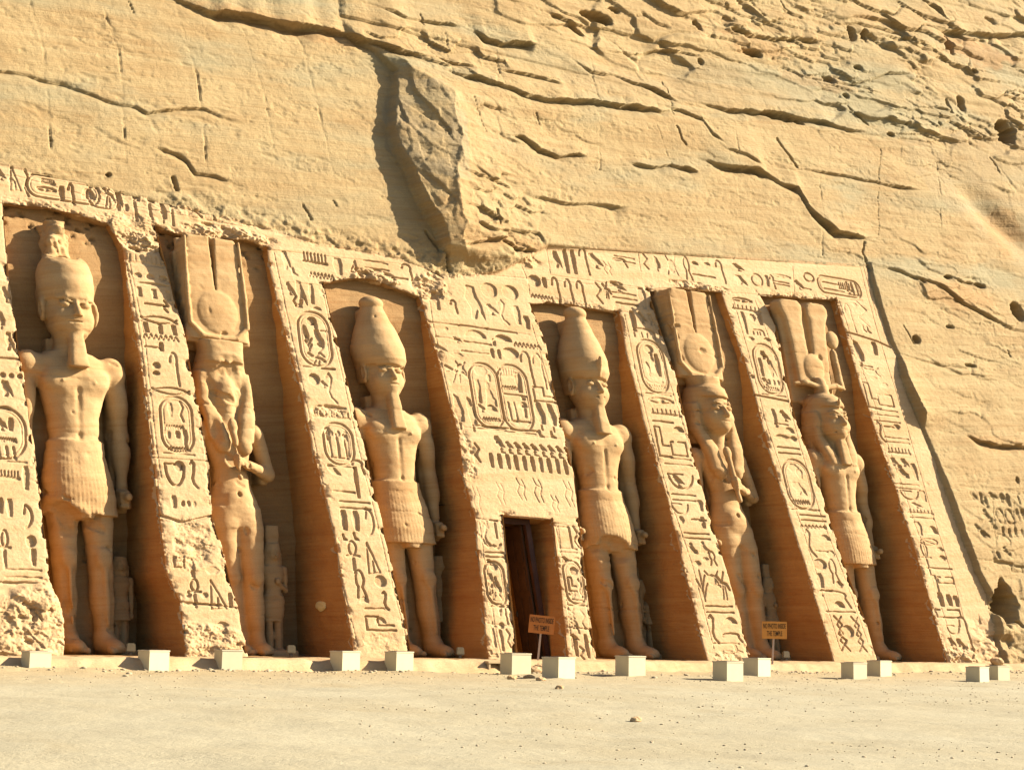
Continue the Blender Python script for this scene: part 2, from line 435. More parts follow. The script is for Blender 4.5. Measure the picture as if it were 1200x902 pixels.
def H_rock(X, Z, detail=True):
    """outward relief of the rock face (metres) on the leaning plane"""
    h = np.zeros(X.shape, np.float32)
    B = Z - (DIP * np.minimum(X, 8.) + DIP2 * np.maximum(X - 8., 0))     # bed coordinate
    # how rough: smooth dressed stone left and around the facade, broken beds high and right
    zr = 13.2 - 0.0 * X
    _p = US([(500, 20), (700, 95), (900, 120), (1200, 200), (1300, 220)])
    zl_ = np.interp(X, _p[:, 0], _p[:, 1])
    up = smooth((Z - zl_ + .9 * fbm(X * .3, Z * .3, 2)) / 1.8 + .3) * smooth((X - 2.0) / 5.0)
    rt = smooth((X - 22.5) / 4.0)
    rough = np.clip(np.maximum(np.maximum(up, 0.30 * rt), .16 * smooth((X - 3.) / 3.) * smooth((Z - 13.5) / 1.5)), 0.0, 1)
    h += 0.22 * fbm(X * 0.14, B * 0.30, 3, 0.5, 2.0) * (0.35 + rough)
    # beds: rounded courses
    Bn = B + 0.35 * fbm(X * 0.22, B * 0.5, 3, 0.5, 11.0)
    h += 0.035 * (fbm(X * 0.07, Bn * 2.0, 3, 0.55, 21.0)) * (0.5 + 1.6 * rough)
    h += 0.010 * fbm(X * 0.35, B * 6.0, 4, 0.6, 5.0) * (0.7 + rough)
    st_ = Bn * 1.7 + .15 * fbm(X * .3, B, 2); fr = st_ - np.floor(st_)
    h += 0.10 * rough * (fr - .5) * np.clip(.3 + 2.5 * fbm(X * .12, B * .5, 2, .5, 131.), 0, 1)
    # broken blocks
    wx = X + 0.8 * fbm(X * .5, Z * .5, 3, .5, 31.); wz = B + 0.35 * fbm(X * .6, Z * .8, 3, .5, 37.)
    f1, f2, v, ox, oz = voro(wx * 0.36, wz * 1.25, 3)
    blk = (v - 0.5) * 0.26 + 0.10 * ox + 0.14 * oz
    big = smooth((fbm(X * .13, B * .35, 3, .5, 151.) + .22) * 3)
    h += blk * rough * (.25 + .75 * big) * smooth((f2 - f1) / 0.07) - 0.07 * rough * big * (1 - smooth((f2 - f1) / 0.07))
    f1, f2, v2, ox, oz = voro(wx * 1.1, wz * 3.4, 9)
    r2 = np.clip(smooth((fbm(X * .25, B * .6, 3, .5, 51.) + 0.12) * 3.0), 0, 1) * rough
    h += ((v2 - 0.5) * 0.16 + 0.07 * oz) * r2 - 0.05 * r2 * (1 - smooth((f2 - f1) / 0.10))
    # the big overhanging spur
    nz_ = 0.16 * fbm(Z * 1.1, X * .4, 4, .6, 61.)
    xl = np.interp(Z, _mz, _ml) + nz_; xr = np.interp(Z, _mz, _mr) + nz_ * 1.2 + .30 * tnoise(Z * .8, 5.0); hh = np.interp(Z, _mz, _mh, left=0, right=0.12)
    t = (X - xl) / np.maximum(xr - xl, 0.15)
    tt = np.clip(t, 0, 1)
    jump = np.interp(Z, [U(520, 260)[1], U(520, 225)[1], U(470, 130)[1], U(470, 95)[1]], [.8, .55, .36, .36])
    sh = np.where(t > 0, jump * smooth(t / .07) + (1 - jump) * tt, 0)
    _v = voro(X * 1.1 + .3 * Z, Z * .8 + X * .5, 17)
    fac = .09 * (_v[2] - .5 + .5 * _v[3]) * smooth(tt / .15) * smooth((1.0 - tt) / .15) + (.085 * fbm(X * .9 + Z * .4, Z * 1.3, 4, .5, 141.) + .05 * (voro(X * 3., Z * 2.2, 29)[2] - .5)) * smooth(tt / .1)
    zz = smooth((Z - U(540, 130)[1]) / 1.5)
    dec_len = 2.6 + 5.5 * zz
    dec = np.exp(-np.maximum(X - xr, 0) / dec_len)
    m = (sh + fac) * dec * (t > 0)
    m = np.where(t > 1, dec * (1 + .08 * fbm(X * 1.2, B * 2.4, 4, .6, 71.)), m)
    h += hh * m
    # broken blocks on the spur's lit side and a rough shelf below it
    cx, cz = U(590, 255)
    q = np.hypot((X - cx) / 1.9, (Z - cz) / 1.5) + .5 * fbm(X * .9, Z * .9, 3, .5, 5.)
    _v = voro(X * .9 + .2 * Z, Z * 1.5 - .2 * X, 41); _w = voro(X * 2.4, Z * 4.2, 43)
    h += smooth((1.15 - q) / .4) * (.26 * (_v[2] - .4 + .4 * _v[4]) + .08 * (_w[2] - .5))
    cx, cz = U(500, 60)
    q = np.hypot((X - cx) / 2.6, (Z - cz) / .9) + .5 * fbm(X * .9, Z * .9, 3, .5, 15.)
    h += smooth((1.15 - q) / .4) * (.16 * (_v[2] - .5 + .4 * _v[4]) + .05 * (_w[2] - .5))
    # ledges
    for pts, A, w, A2, w2 in LEDGES:
        P = P2(pts); A *= .8; w *= .8; A2 *= (.8 if A2 < .4 else .6)
        x0, x1 = P[0, 0], P[-1, 0]
        sel = (X > x0 - .3) & (X < x1 + .3)
        if not sel.any():
            continue
        x = X[sel]; z = Z[sel]
        L = x1 - x0
        zl = np.interp(x, P[:, 0], P[:, 1]) + 0.20 * tnoise(x + .15 * z, A * 50) * min(1, A / .25)
        tap = smooth((x - x0) / ((0.18 if A2 < .5 else .02) * L)) * smooth((x1 - x) / (0.18 * L)) * (0.75 + .7 * fbm(x * .9, x * .1, 2, .5, A * 90) + .1)
        s = zl - z
        ww = w * (.35 + .65 * np.clip(tap, 0, 1.2))
        g = np.where(s > 0, -(A + A2) * smooth(s / .06) * tap * np.exp(-(np.maximum(s, 0) / (ww * 1.35)) ** 1.6) + A2 * tap * np.exp(-np.maximum(s,0) / .3) , A2 * tap * np.exp(-np.maximum(-s, 0) / w2))
        h[sel] += g
        # hairline continuation of the parting beyond the open ledge
        e0, e1 = x0 - .35 * L, x1 + .35 * L
        sel = (X > e0) & (X < e1)
        x = X[sel]; z = Z[sel]
        m0 = (P[1, 1] - P[0, 1]) / (P[1, 0] - P[0, 0]) * .5; m1 = (P[-1, 1] - P[-2, 1]) / (P[-1, 0] - P[-2, 0]) * .5
        zl = np.interp(x, P[:, 0], P[:, 1]) + np.where(x < x0, (x - x0) * m0, 0) + np.where(x > x1, (x - x1) * m1, 0) + 0.20 * tnoise(x + .15 * z, A * 62.5) * min(1, A / .2)
        s = zl - z
        fade = smooth((x - e0) / (.3 * L)) * smooth((e1 - x) / (.3 * L))
        h[sel] -= .07 * fade * smooth(s / .03) * np.exp(-np.maximum(s, 0) / .05) * np.clip(.6 + 2 * fbm(x * 1.5, z * .2, 2, .5, A * 9), 0, 1)
    for pts, w, A in CRACKS:
        w = w * .5
        P = P2(pts)
        sel = (X > P[:, 0].min() - .5) & (X < P[:, 0].max() + .5) & (Z > P[:, 1].min() - .5) & (Z < P[:, 1].max() + .5)
        if not sel.any():
            continue
        x = X[sel] + 0.06 * fbm(X[sel] * 3, Z[sel] * 3, 3); z = Z[sel]
        d = polydist(x, z, P)
        h[sel] -= A * smooth(1.3 - d / w)
    for px, py, rx, rz, A in HOLES:
        cx, cz = U(px, py)
        sel = (abs(X - cx) < rx * 2) & (abs(Z - cz) < rz * 2)
        if not sel.any():
            continue
        x = X[sel]; z = Z[sel]
        q = np.hypot((x - cx) / rx, (z - cz) / rz) + 0.55 * fbm(x * 2.2, z * 2.2, 3, .5, px * .1)
        h[sel] -= A * smooth((1.12 - q) / 0.45)
    # dark concave slope at the right
    cx, cz = U(1175, 262)
    q = ((X - cx) * .55 + (Z - cz) * .85) ; w_ = (X - cx) * .85 - (Z - cz) * .55
    h -= 0.5 * np.exp(-(q / .8) ** 2 - (w_ / 2.6) ** 2)
    # vertical joints of the sawn blocks (thin, barely open)
    for pts in ([(35,0),(52,60),(60,175)], [(118,0),(140,60),(148,190)], [(208,15),(232,90),(243,200)], [(280,20),(310,110),(322,180)], [(350,35),(372,120),(390,200)],
                [(690,60),(700,140),(702,200)], [(520,40),(524,90)], [(860,150),(868,240)], [(960,205),(965,300)], [(1100,190),(1102,270)], [(1170,240),(1171,310)],
                [(1120,440),(1122,500)], [(640,280),(634,310)], [(580,60),(584,110)], [(985,0),(1000,25)],[(765,140),(790,200)]):
        P = P2(pts)
        sel = (X > P[:, 0].min() - .3) & (X < P[:, 0].max() + .3) & (Z > P[:, 1].min() - .3) & (Z < P[:, 1].max() + .3)
        if sel.any():
            x = X[sel] + 0.03 * fbm(X[sel] * 4, Z[sel] * 4, 2); z = Z[sel]
            d = polydist(x, z, P)
            open_ = (0.25 + np.clip(fbm(z * 1.6, z * .3, 3, .6, pts[0][0]) * 4.0, 0, 1.4))
            h[sel] -= 0.05 * open_ * smooth(1.4 - d / 0.022)
    # drilled / chiselled rough band under and over the frieze
    zt = np.interp(X, TOPLINE[:, 0], TOPLINE[:, 1])
    lft = smooth((X - U(170, 240)[0]) / .8) * smooth((U(640, 290)[0] - X) / .6)
    er = np.exp(-((Z - zt - .15) / .42) ** 2) * lft
    c = voro(X * 4.2, B * 6.0, 5)
    h += er * (0.11 * fbm(X * 2.2, Z * 3.0, 4, .65, 81.) + 0.08 * (c[2] - .5))
    c2 = smooth((fbm(X * .8, B * 3.0, 3, .6, 95.) - .17) * 8)
    h -= 0.028 * c2 * (1 - .5 * rough) * smooth((fbm(X * 3., B * 8., 3, .6, 97.) - .02) * 6)
    return h

def right_step(X, Z):
    """the untouched rock right of the facade stands proud of it"""
    xc = xat(CREV, Z)
    inr = (X > xc + 0.02 * fbm(Z * 5, Z, 3)) & (Z < CREV[0, 1] + .05)
    tz = (Z / CREV[0, 1])
    a = np.interp(Z, *zip(*sorted([(U(1174, 785)[1], .22), (U(1157, 695)[1], .24), (U(1110, 580)[1], .20), (U(1092, 524)[1], .08), (U(1051, 412)[1], .08), (U(1040, 385)[1], .13), (U(1020, 318)[1], .14)])))
    b = np.interp(Z, *zip(*sorted([(U(1080, 500)[1], 0), (U(1074, 484)[1], .42), (U(1056, 430)[1], .22), (U(1051, 412)[1], 0)])))
    a = a + b * np.exp(-np.maximum(X - xc, 0) / .9)
    return np.where(Z < CREV[0, 1] + .05, smooth((X - xc + .03 * fbm(Z * .8, X * .8, 3)) / .10) * a * np.exp(-np.maximum(X - xc, 0) / 5.0), 0)

# lower rock base, right
def base_rough(X, Z):
    m = smooth((X - U(1120, 700)[0]) / 1.0) * smooth((1.9 - Z) / 1.2)
    f = voro(X * 1.3 + Z * .2, Z * 2.4, 21)
    return m * (0.25 * fbm(X * .9, Z * 1.7, 4, .6, 44.) + .16 * (f[2] - .5))
# ---------------------------------------------------------------- sunk signs
def _arc(cx, cy, rx, ry, a0, a1, n=10):
    return [(cx + rx * math.cos(math.radians(a0 + (a1 - a0) * i / n)), cy + ry * math.sin(math.radians(a0 + (a1 - a0) * i / n))) for i in range(n + 1)]
# every sign: list of ('l', points, radius factor) strokes and ('p', points) sunk areas, in a unit box
GL = {
 'disc': [('p', _arc(0, 0, .5, .5, 0, 360, 18))],
 'ring': [('l', _arc(0, 0, .46, .46, 0, 360, 16), 1)],
 'loaf': [('p', _arc(0, -.4, .5, .85, 0, 180, 10))],
 'bar': [('l', [(-.48, 0), (.48, 0)], 1.0)],
 'bars': [('l', [(-.48, .34), (.48, .34)], .9), ('l', [(-.48, -.34), (.48, -.34)], .9)],
 'stroke': [('p', [(-.32, .5), (.3, .5), (.5, .2), (.34, -.5), (-.2, -.5), (-.5, .1)])],
 'reed': [('p', [(-.35, .5), (.1, .42), (.5, 0), (.42, -.28), (.05, -.3), (.05, -.5), (-.1, -.5), (-.12, -.28), (-.42, 0)])],
 'reed3': [('l', [(-.4, .45), (-.32, -.45)], 1.3), ('l', [(0, .45), (.06, -.45)], 1.3), ('l', [(.36, .45), (.44, -.45)], 1.3), ('l', [(-.45, -.48), (.48, -.48)], .7)],
 'water': [('l', [(-.5 + i / 14., .35 if i % 2 else -.35) for i in range(15)], .75)],
 'comb': [('l', [(-.48, -.25), (.48, -.25)], 1.5)] + [('l', [(-.44 + i * .147, -.2), (-.44 + i * .147, .5)], .65) for i in range(7)],
 'lens': [('l', _arc(0, -.7, .6, 1.1, 28, 152, 8), .8), ('l', _arc(0, .7, .6, 1.1, 208, 332, 8), .8)],
 'mouth': [('p', [(-.5, 0), (-.2, .42), (.2, .42), (.5, 0), (.2, -.4), (-.2, -.4)])],
 'ankh': [('l', _arc(0, .27, .24, .23, 0, 360, 12), .9), ('l', [(-.42, .02), (.42, .02)], 1.1), ('l', [(0, .03), (0, -.5)], 1.4)],
 'loop': [('l', _arc(0, .18, .3, .32, -60, 240, 12), .9), ('l', [(-.15, -.1), (-.3, -.5)], .9), ('l', [(.15, -.1), (.38, -.5)], .9)],
 'hook': [('l', [(-.45, .2)] + _arc(-.05, .26, .38, .22, 170, 0, 7) + [(.28, .1), (.42, -.5)], 1.15)],
 'flag': [('l', [(-.3, .5), (-.1, -.5)], 1.3), ('p', [(-.3, .5), (.5, .42), (.45, .2), (-.24, .2)])],
 'tri': [('l', [(-.35, .5), (-.45, -.5), (.48, -.45), (-.35, .5)], .7), ('l', [(0, -.45), (-.02, -.1)], .8)],
 'square': [('l', [(-.3, .42), (-.45, .42), (-.45, -.42), (.45, -.42), (.45, .42), (.0, .42)], 1.0)],
 'Lsign': [('l', [(-.42, .5), (-.42, -.45), (.45, -.45)], 1.0), ('l', [(-.05, .45), (-.05, -.1), (.4, -.1)], .9), ('l', [(-.42, .5), (-.05, .48)], .9)],
 'snake': [('l', [(-.3, .4), (-.08, .5), (.1, .36), (-.02, .12), (-.2, -.1), (-.06, -.32), (.3, -.48)], 1.15)],
 'snakeh': [('l', [(-.5, .25), (-.42, -.1), (-.2, -.4), (.05, -.25), (.3, -.42), (.5, -.1)], 1.3)],
 'bird': [('p', [(-.38, .46), (-.14, .5), (-.02, .3), (.22, .12), (.5, -.3), (.3, -.22), (.08, -.22), (.06, -.42), (.22, -.5), (-.1, -.5), (-.06, -.24), (-.28, -.06), (-.3, .2), (-.5, .3)])],
 'owl': [('p', [(-.3, .5), (.12, .48), (.2, .2), (.42, -.1), (.5, -.5), (.2, -.18), (.04, -.5), (-.2, -.5), (-.16, -.16), (-.4, .1)])],
 'bee': [('l', [(-.45, .35), (-.1, .1), (.3, .05), (.5, -.15)], 1.4), ('l', [(-.1, .1), (.2, .5)], .9), ('l', [(0, .05), (-.2, -.5)], .6), ('l', [(.15, 0), (.1, -.5)], .6), ('l', [(-.1, .1), (-.45, .0)], .9)],
 'basin': [('l', _arc(0, .35, .46, .75, 180, 360, 10), 1.0), ('l', [(-.48, .38), (.1, .38)], .7)],
 'basket': [('p', _arc(0, .4, .5, .8, 180, 360, 10))],
 'qcirc': [('p', [(-.45, .45), (-.1, .42), (.2, 0), (.5, -.45), (-.1, -.4), (-.4, 0)])],
 'cross': [('l', [(-.45, .38), (.45, -.42)], 1.1), ('l', [(.35, .42), (-.36, -.38)], 1.1)],
 'eye': [('l', _arc(0, -.1, .5, .4, 10, 170, 8), 1.0), ('l', _arc(0, .15, .5, .35, 190, 350, 8), .9), ('p', _arc(.02, .04, .11, .2, 0, 360, 10))],
 'scarab': [('p', _arc(0, -.05, .34, .36, 0, 360, 12)), ('l', [(-.25, .2), (-.48, .5)], .8), ('l', [(.25, .2), (.48, .5)], .8), ('l', [(-.3, -.15), (-.5, -.5)], .8), ('l', [(.3, -.15), (.5, -.5)], .8)],
 'wick': [('l', [(-.4, .5), (.2, .25), (-.3, 0), (.3, -.2), (-.4, -.5)], 1.1), ('l', [(.3, .5), (-.3, .25), (.25, 0), (-.3, -.2), (.45, -.5)], .8)],
 'feet': [('p', [(-.4, .5), (-.1, .5), (0, -.1), (.45, -.35), (.48, -.5), (-.3, -.5)])],
 'pi': [('l', [(-.42, -.5), (-.42, .42), (.42, .42), (.42, -.5)], 1.1)],
 'tee': [('l', [(-.45, .42), (.45, .42)], 1.1), ('l', [(.1, .42), (.12, -.5)], 1.1)],
 'figure': [('p', _arc(-.05, .36, .16, .14, 0, 360, 8)), ('p', [(-.25, .22), (.12, .22), (.3, -.1), (.48, -.2), (.46, -.5), (-.4, -.5), (-.3, -.2)])],
 'arrow': [('l', [(-.35, -.1), (.1, .5), (.2, -.5)], 1.0), ('l', [(-.35, -.1), (.2, -.15)], .8)],
 'house': [('l', [(-.46, -.5), (-.46, .1)] + _arc(0, .1, .46, .36, 180, 0, 8) + [(.46, -.5)], 1.0), ('l', [(-.12, -.5), (-.12, .0)], .7), ('l', [(.12, -.5), (.12, .0)], .7)],
 'wave': [('l', [(-.1, .5), (.3, .2), (-.2, -.15), (.25, -.5)], 1.0)],
 'wheel': [('l', _arc(0, 0, .46, .46, 0, 360, 14), .8), ('l', [(-.3, -.3), (.3, .3)], .6), ('l', [(-.3, .3), (.3, -.3)], .6)],
 'discs3': [('p', _arc(-.38, 0, .12, .42, 0, 360, 10)), ('p', _arc(0, 0, .12, .42, 0, 360, 10)), ('p', _arc(.38, 0, .12, .42, 0, 360, 10))],
 'str3': [('p', [(-.46, .5), (-.34, .5), (-.32, -.5), (-.42, -.5)]), ('p', [(-.06, .5), (.06, .5), (.08, -.5), (-.02, -.5)]), ('p', [(.34, .5), (.46, .5), (.48, -.5), (.38, -.5)])],
 'plant': [('l', [(.0, .5), (.0, -.5)], .9), ('l', [(0, -.1), (.4, .35)], .9), ('l', [(0, -.2), (-.4, .2)], .9), ('l', [(0, -.4), (.35, -.05)], .8)],
 'bow': [('l', _arc(-.35, 0, .75, .5, -80, 80, 8), 1.0), ('l', [(-.22, .48), (-.35, .1)], .7)],
 'vase': [('l', _arc(.0, .0, .42, .45, 60, -200, 12), 1.1), ('p', _arc(-.1, -.1, .16, .16, 0, 360, 8)), ('l', [(.2, .4), (.5, .1), (.48, -.5)], 1.0)],
 'scene': [('l', [(-.3, .5), (-.1, .2), (-.35, -.1), (-.1, -.5)], .6), ('l', [(.1, .45), (.3, .1), (.1, -.2), (.25, -.5)], .6), ('l', [(-.1, .2), (.3, .1)], .5)],
}
SIGNS = []   # (name, px, py, width px, height px)
def S(txt):
    for t in txt.split(';'):
        t = t.split()
        if t: SIGNS.append((t[0], float(t[1]), float(t[2]), float(t[3]), float(t[4])))
CART = []    # upright cartouches: px, py, w, h ; horizontal ones h < w
# first pillar from the frame edge
S('owl 8 455 14 18; discs3 14 440 24 7; loaf 5 478 16 6; stroke 13 497 6 14; bird 3 497 12 14; water 10 515 18 5; reed3 8 530 22 14; comb 10 557 24 10; stroke 31 560 7 26; stroke 12 595 7 20; stroke 1 592 7 18; bow 33 605 11 25; ankh 6 642 14 40; disc 37 634 11 13; stroke 40 653 6 18; bars 28 672 40 12; bar 28 683 44 4; feet 20 718 12 12; owl 38 720 14 14; mouth 55 716 9 10; mouth 6 742 10 6; mouth 30 752 12 6; bird 8 345 12 18; reed 2 375 7 20; owl 12 400 12 20; bar 12 420 24 4')
CART.append((3, 507, 56, 60))
# second pillar
S('comb 172 306 38 11; discs3 177 324 36 7; mouth 181 333 36 3; str3 181 344 40 10; bar 184 357 26 3; wave 194 359 8 12; lens 187 375 36 9; str3 188 385 38 11; water 189 395 38 7; bar 181 407 20 4; stroke 190 406 5 9; disc 184 428 8 7; disc 184 437 7 5; hook 205 432 10 36; lens 201 458 38 9; stroke 200 480 5 16; wave 213 482 6 22; water 205 500 20 4; stroke 198 509 5 8; stroke 209 509 5 8; stroke 218 514 5 20; water 211 526 22 4; basin 206 556 22 30; disc 211 546 10 11; snake 228 556 10 30; stroke 205 588 6 14; discs3 222 590 16 8; square 211 659 12 14; stroke 226 665 6 22; feet 243 655 12 10; mouth 250 668 16 10; ankh 229 694 16 30; mouth 222 697 7 7; mouth 241 697 7 7; tri 256 697 18 32; bar 238 708 40 3; mouth 262 732 14 7; stroke 271 703 5 16')
CART.append((208, 497, 37, 64))
# third pillar and its head
S('owl 336 305 10 20; feet 346 318 8 9; comb 370 304 26 13; water 378 323 26 7; stroke 397 312 10 18; arrow 417 316 12 20; bars 442 311 26 11; stroke 437 330 4 8; stroke 452 331 4 8; hook 478 318 12 16; bar 470 326 16 3; bird 341 338 9 14; owl 353 343 12 26; wave 346 350 7 14; stroke 366 344 5 22; loaf 372 361 10 4; loaf 351 358 8 5')
S('disc 366 376 10 9; reed 359 390 6 18; figure 373 392 12 26; plant 363 402 9 16; wave 377 410 10 14; bar 381 388 8 4; bee 372 420 18 14; bar 386 432 14 3; disc 369 444 12 12; snake 389 455 14 32; bird 381 450 8 8; comb 390 487 40 9; bar 390 477 30 3; stroke 385 508 6 14; reed3 396 522 22 28; stroke 408 522 5 24; discs3 397 508 20 8; qcirc 392 550 15 13; hook 421 547 14 14; stroke 419 565 4 34; bar 404 576 24 4; bars 417 592 34 10; stroke 404 609 7 22; stroke 418 610 7 22; bow 434 611 11 30; feet 405 629 6 7; feet 418 628 6 9; ankh 415 652 16 34; tri 438 654 13 34; loop 423 684 14 30; disc 447 681 12 13; loaf 428 702 9 8; snake 453 704 8 20; bar 441 713 22 3; loaf 447 727 12 8; Lsign 447 731 36 16')
CART.append((370, 397, 36, 62)); CART.append((398, 520, 34, 48))
# the block over the door
S('disc 574 340 17 16; disc 599 343 17 16; owl 556 354 20 36; hook 533 359 7 14; stroke 513 352 6 20; snake 591 366 14 26; bird 578 363 14 12; stroke 607 369 7 20; stroke 618 378 7 14; bar 522 379 34 4; bar 556 383 32 4; bar 590 388 32 4; loaf 558 391 22 9; loaf 590 396 18 8; disc 524 385 4 4; bar 526 396 26 4; bird 537 398 10 6; bar 561 402 30 4; stroke 580 401 4 8; water 619 405 28 6; bird 517 408 16 9; mouth 537 416 14 6; bar 559 413 32 5; stroke 578 414 4 10; stroke 586 415 4 10; disc 599 414 18 12; hook 619 432 12 38; hook 633 434 12 38; bee 536 437 24 20; scarab 541 430 10 12')
S('disc 564 434 14 11; stroke 562 458 5 26; figure 575 462 13 26; bird 566 478 10 9; loaf 577 478 12 8; water 577 491 19 4; stroke 574 443 4 8; comb 594 437 19 10; stroke 609 448 7 22; water 599 454 18 4; bar 605 463 24 4; disc 614 467 5 4; reed3 598 482 18 22; loaf 614 474 9 7; stroke 616 482 4 14; bar 613 494 18 3; reed 539 482 10 38; reed 554 485 9 38; reed 634 486 10 34; reed 648 489 9 32; feet 635 508 7 8; feet 649 509 7 8; Lsign 640 463 28 16; bar 605 503 50 3; bar 575 500 36 3')
CART.append((571, 463, 33, 74)); CART.append((605, 466, 34, 76))
for _k in range(9):
    SIGNS.append(('bird', 588 + 9.8 * _k, 521 + 0.9 * _k, 8, 9)); SIGNS.append(('feet', 590 + 9.8 * _k, 528 + .9 * _k, 6, 5))
for _k in range(10):
    SIGNS.append(('stroke', 577 + 9.7 * _k, 539 + 0.9 * _k, 4.5, 16))
S('owl 584 515 9 9; scene 560 585 12 30; scene 612 573 14 24; scene 632 574 14 26; scene 668 578 14 28; scene 588 578 12 24; scene 652 590 12 18; wave 560 530 9 20')
# door jambs
S('hook 569 613 7 8; snake 571 626 10 24; tee 581 619 8 20; snakeh 578 636 18 12; bars 581 650 20 7; bird 576 658 9 6; disc 580 664 8 8; owl 577 680 9 16; figure 583 684 9 16; wave 587 694 6 14; plant 579 697 8 10; hook 592 720 7 20; tee 585 715 12 10; disc 589 733 6 7; feet 580 731 6 7; stroke 580 747 4 22; stroke 589 750 4 24; wave 597 748 8 20; Lsign 578 766 12 7')
S('pi 662 628 16 24; wave 676 629 8 24; bars 667 645 20 6; bird 664 655 8 6; mouth 677 655 9 5; disc 674 669 9 9; Lsign 672 685 9 16; wave 681 689 6 20; plant 672 697 9 9; bars 676 706 18 7; wick 672 724 10 20; wave 684 726 8 20; arrow 677 736 9 10; stroke 676 757 4 22; stroke 689 757 4 26; wave 683 765 9 14; bird 675 747 9 9')
CART.append((582, 683, 22, 50)); CART.append((674, 682, 22, 50))
# fifth pillar
S('bird 726 336 16 10; bars 733 347 26 8; bar 736 356 24 3; stroke 754 349 8 22; stroke 743 376 6 22; bird 754 372 9 12; owl 764 374 8 12; house 756 390 24 10; disc 761 409 9 9; figure 766 424 9 22; stroke 772 428 5 24; reed 761 432 4 16; snakeh 768 446 18 8; water 771 453 18 4; bar 782 461 16 3; eye 776 470 26 11; comb 782 484 32 7; bar 778 494 22 4; loaf 796 503 12 7; Lsign 778 518 15 34; square 797 526 18 17; bars 796 541 30 9; basin 800 564 28 20; bird 796 563 12 13; bars 803 583 26 9; basin 799 596 18 14; stroke 822 592 6 12; bar 820 609 16 4; stroke 825 612 5 12; mouth 800 609 6 9; bars 818 628 28 8; figure 812 642 11 12; figure 826 641 12 13; loop 836 654 9 15; mouth 818 660 9 7; mouth 828 655 7 5; plant 824 686 12 34; scarab 836 678 15 17; bee 849 686 12 30; bars 845 714 30 10; snake 838 737 10 32; loaf 857 727 14 8; hook 860 747 22 9; bar 853 754 28 3; feet 866 760 11 9')
CART.append((766, 429, 30, 60))
# sixth pillar
S('eye 871 352 20 7; comb 876 362 30 6; stroke 873 378 5 24; mouth 883 372 7 9; stroke 892 374 5 12; house 890 389 12 6; mouth 881 397 8 5; mouth 900 398 8 5; owl 896 416 8 9; stroke 893 430 4 20; owl 905 432 10 18; hook 899 421 6 8; discs3 908 448 14 7; water 905 455 16 4; bird 899 447 9 8; mouth 883 441 5 5; stroke 909 490 5 20; bird 921 487 10 12; bar 917 497 14 3; loaf 926 504 10 7; mouth 918 512 18 6; mouth 931 514 8 6; bars 926 528 24 9; mouth 931 548 12 10; stroke 938 555 7 10; owl 937 572 16 14; water 940 588 18 5; bar 948 597 26 4; bars 954 607 28 8; water 954 617 28 4; disc 968 618 4 4; snake 951 636 11 30; loaf 968 630 12 7; bar 965 646 14 5; disc 975 649 9 8; disc 962 661 14 12; loop 978 669 11 26; stroke 963 680 6 16; mouth 985 685 9 9; hook 982 702 32 18; bar 970 692 14 4; loaf 985 708 11 8; bar 987 717 32 4; disc 995 740 13 14; wick 988 742 11 38; wick 1008 743 10 38')
CART.append((901, 432, 28, 56)); CART.append((937, 567, 30, 56))
# last pillar
S('hook 997 372 7 30; wave 1011 368 20 26; mouth 1003 357 5 4; feet 1014 385 5 8; feet 1019 386 5 8; reed 1008 414 9 28; stroke 1026 408 6 14; bar 1016 429 14 3; scarab 1022 435 18 9; mouth 1025 443 8 5; mouth 1038 451 8 6; Lsign 1023 464 14 28; square 1039 469 17 14; bars 1040 484 26 8; bar 1041 494 28 3; snake 1034 506 9 22; mouth 1052 500 8 7; bar 1044 500 12 3; bars 1053 516 26 7; comb 1055 529 24 7; owl 1049 541 9 9; owl 1061 542 9 9; figure 1058 552 14 14; stroke 1073 553 6 18; bars 1063 570 30 7; basin 1068 580 20 12; stroke 1083 581 7 12; bird 1076 592 12 6; comb 1081 600 26 5; bar 1082 607 26 3; stroke 1077 619 9 15; loaf 1094 621 11 10; wheel 1090 635 20 8; ankh 1087 654 12 40; mouth 1103 644 9 6; mouth 1106 654 9 7; bar 1102 666 28 4; square 1110 680 18 8; stroke 1099 686 5 24; stroke 1104 702 6 15; stroke 1114 703 6 12; stroke 1122 704 6 12; square 1113 719 28 10; basin 1119 738 14 12; hook 1133 742 9 38; owl 1116 752 9 9; owl 1126 753 9 9')
# frieze, left
S('bird 2 205 10 12; reed 14 212 9 8; tri 18 209 12 28; wave 31 214 9 28; eye 55 222 20 8; comb 57 213 14 5; stroke 73 226 6 16; hook 84 227 6 22; loaf 104 227 14 14; bee 127 229 14 26; owl 140 232 10 28; flag 161 242 8 30; flag 178 243 8 26; reed 192 248 7 26; flag 204 250 8 26; cross 228 246 18 14; bird 251 247 12 20; bar 278 252 32 4; hook 314 252 14 16; mouth 149 243 6 10; bars 110 215 14 5; tri -18 204 12 26; snake -36 202 12 24; owl -55 198 12 24; reed -70 196 8 24')
CART.append((75, 222, 84, 26)); CART.append((122, 231, 36, 26))
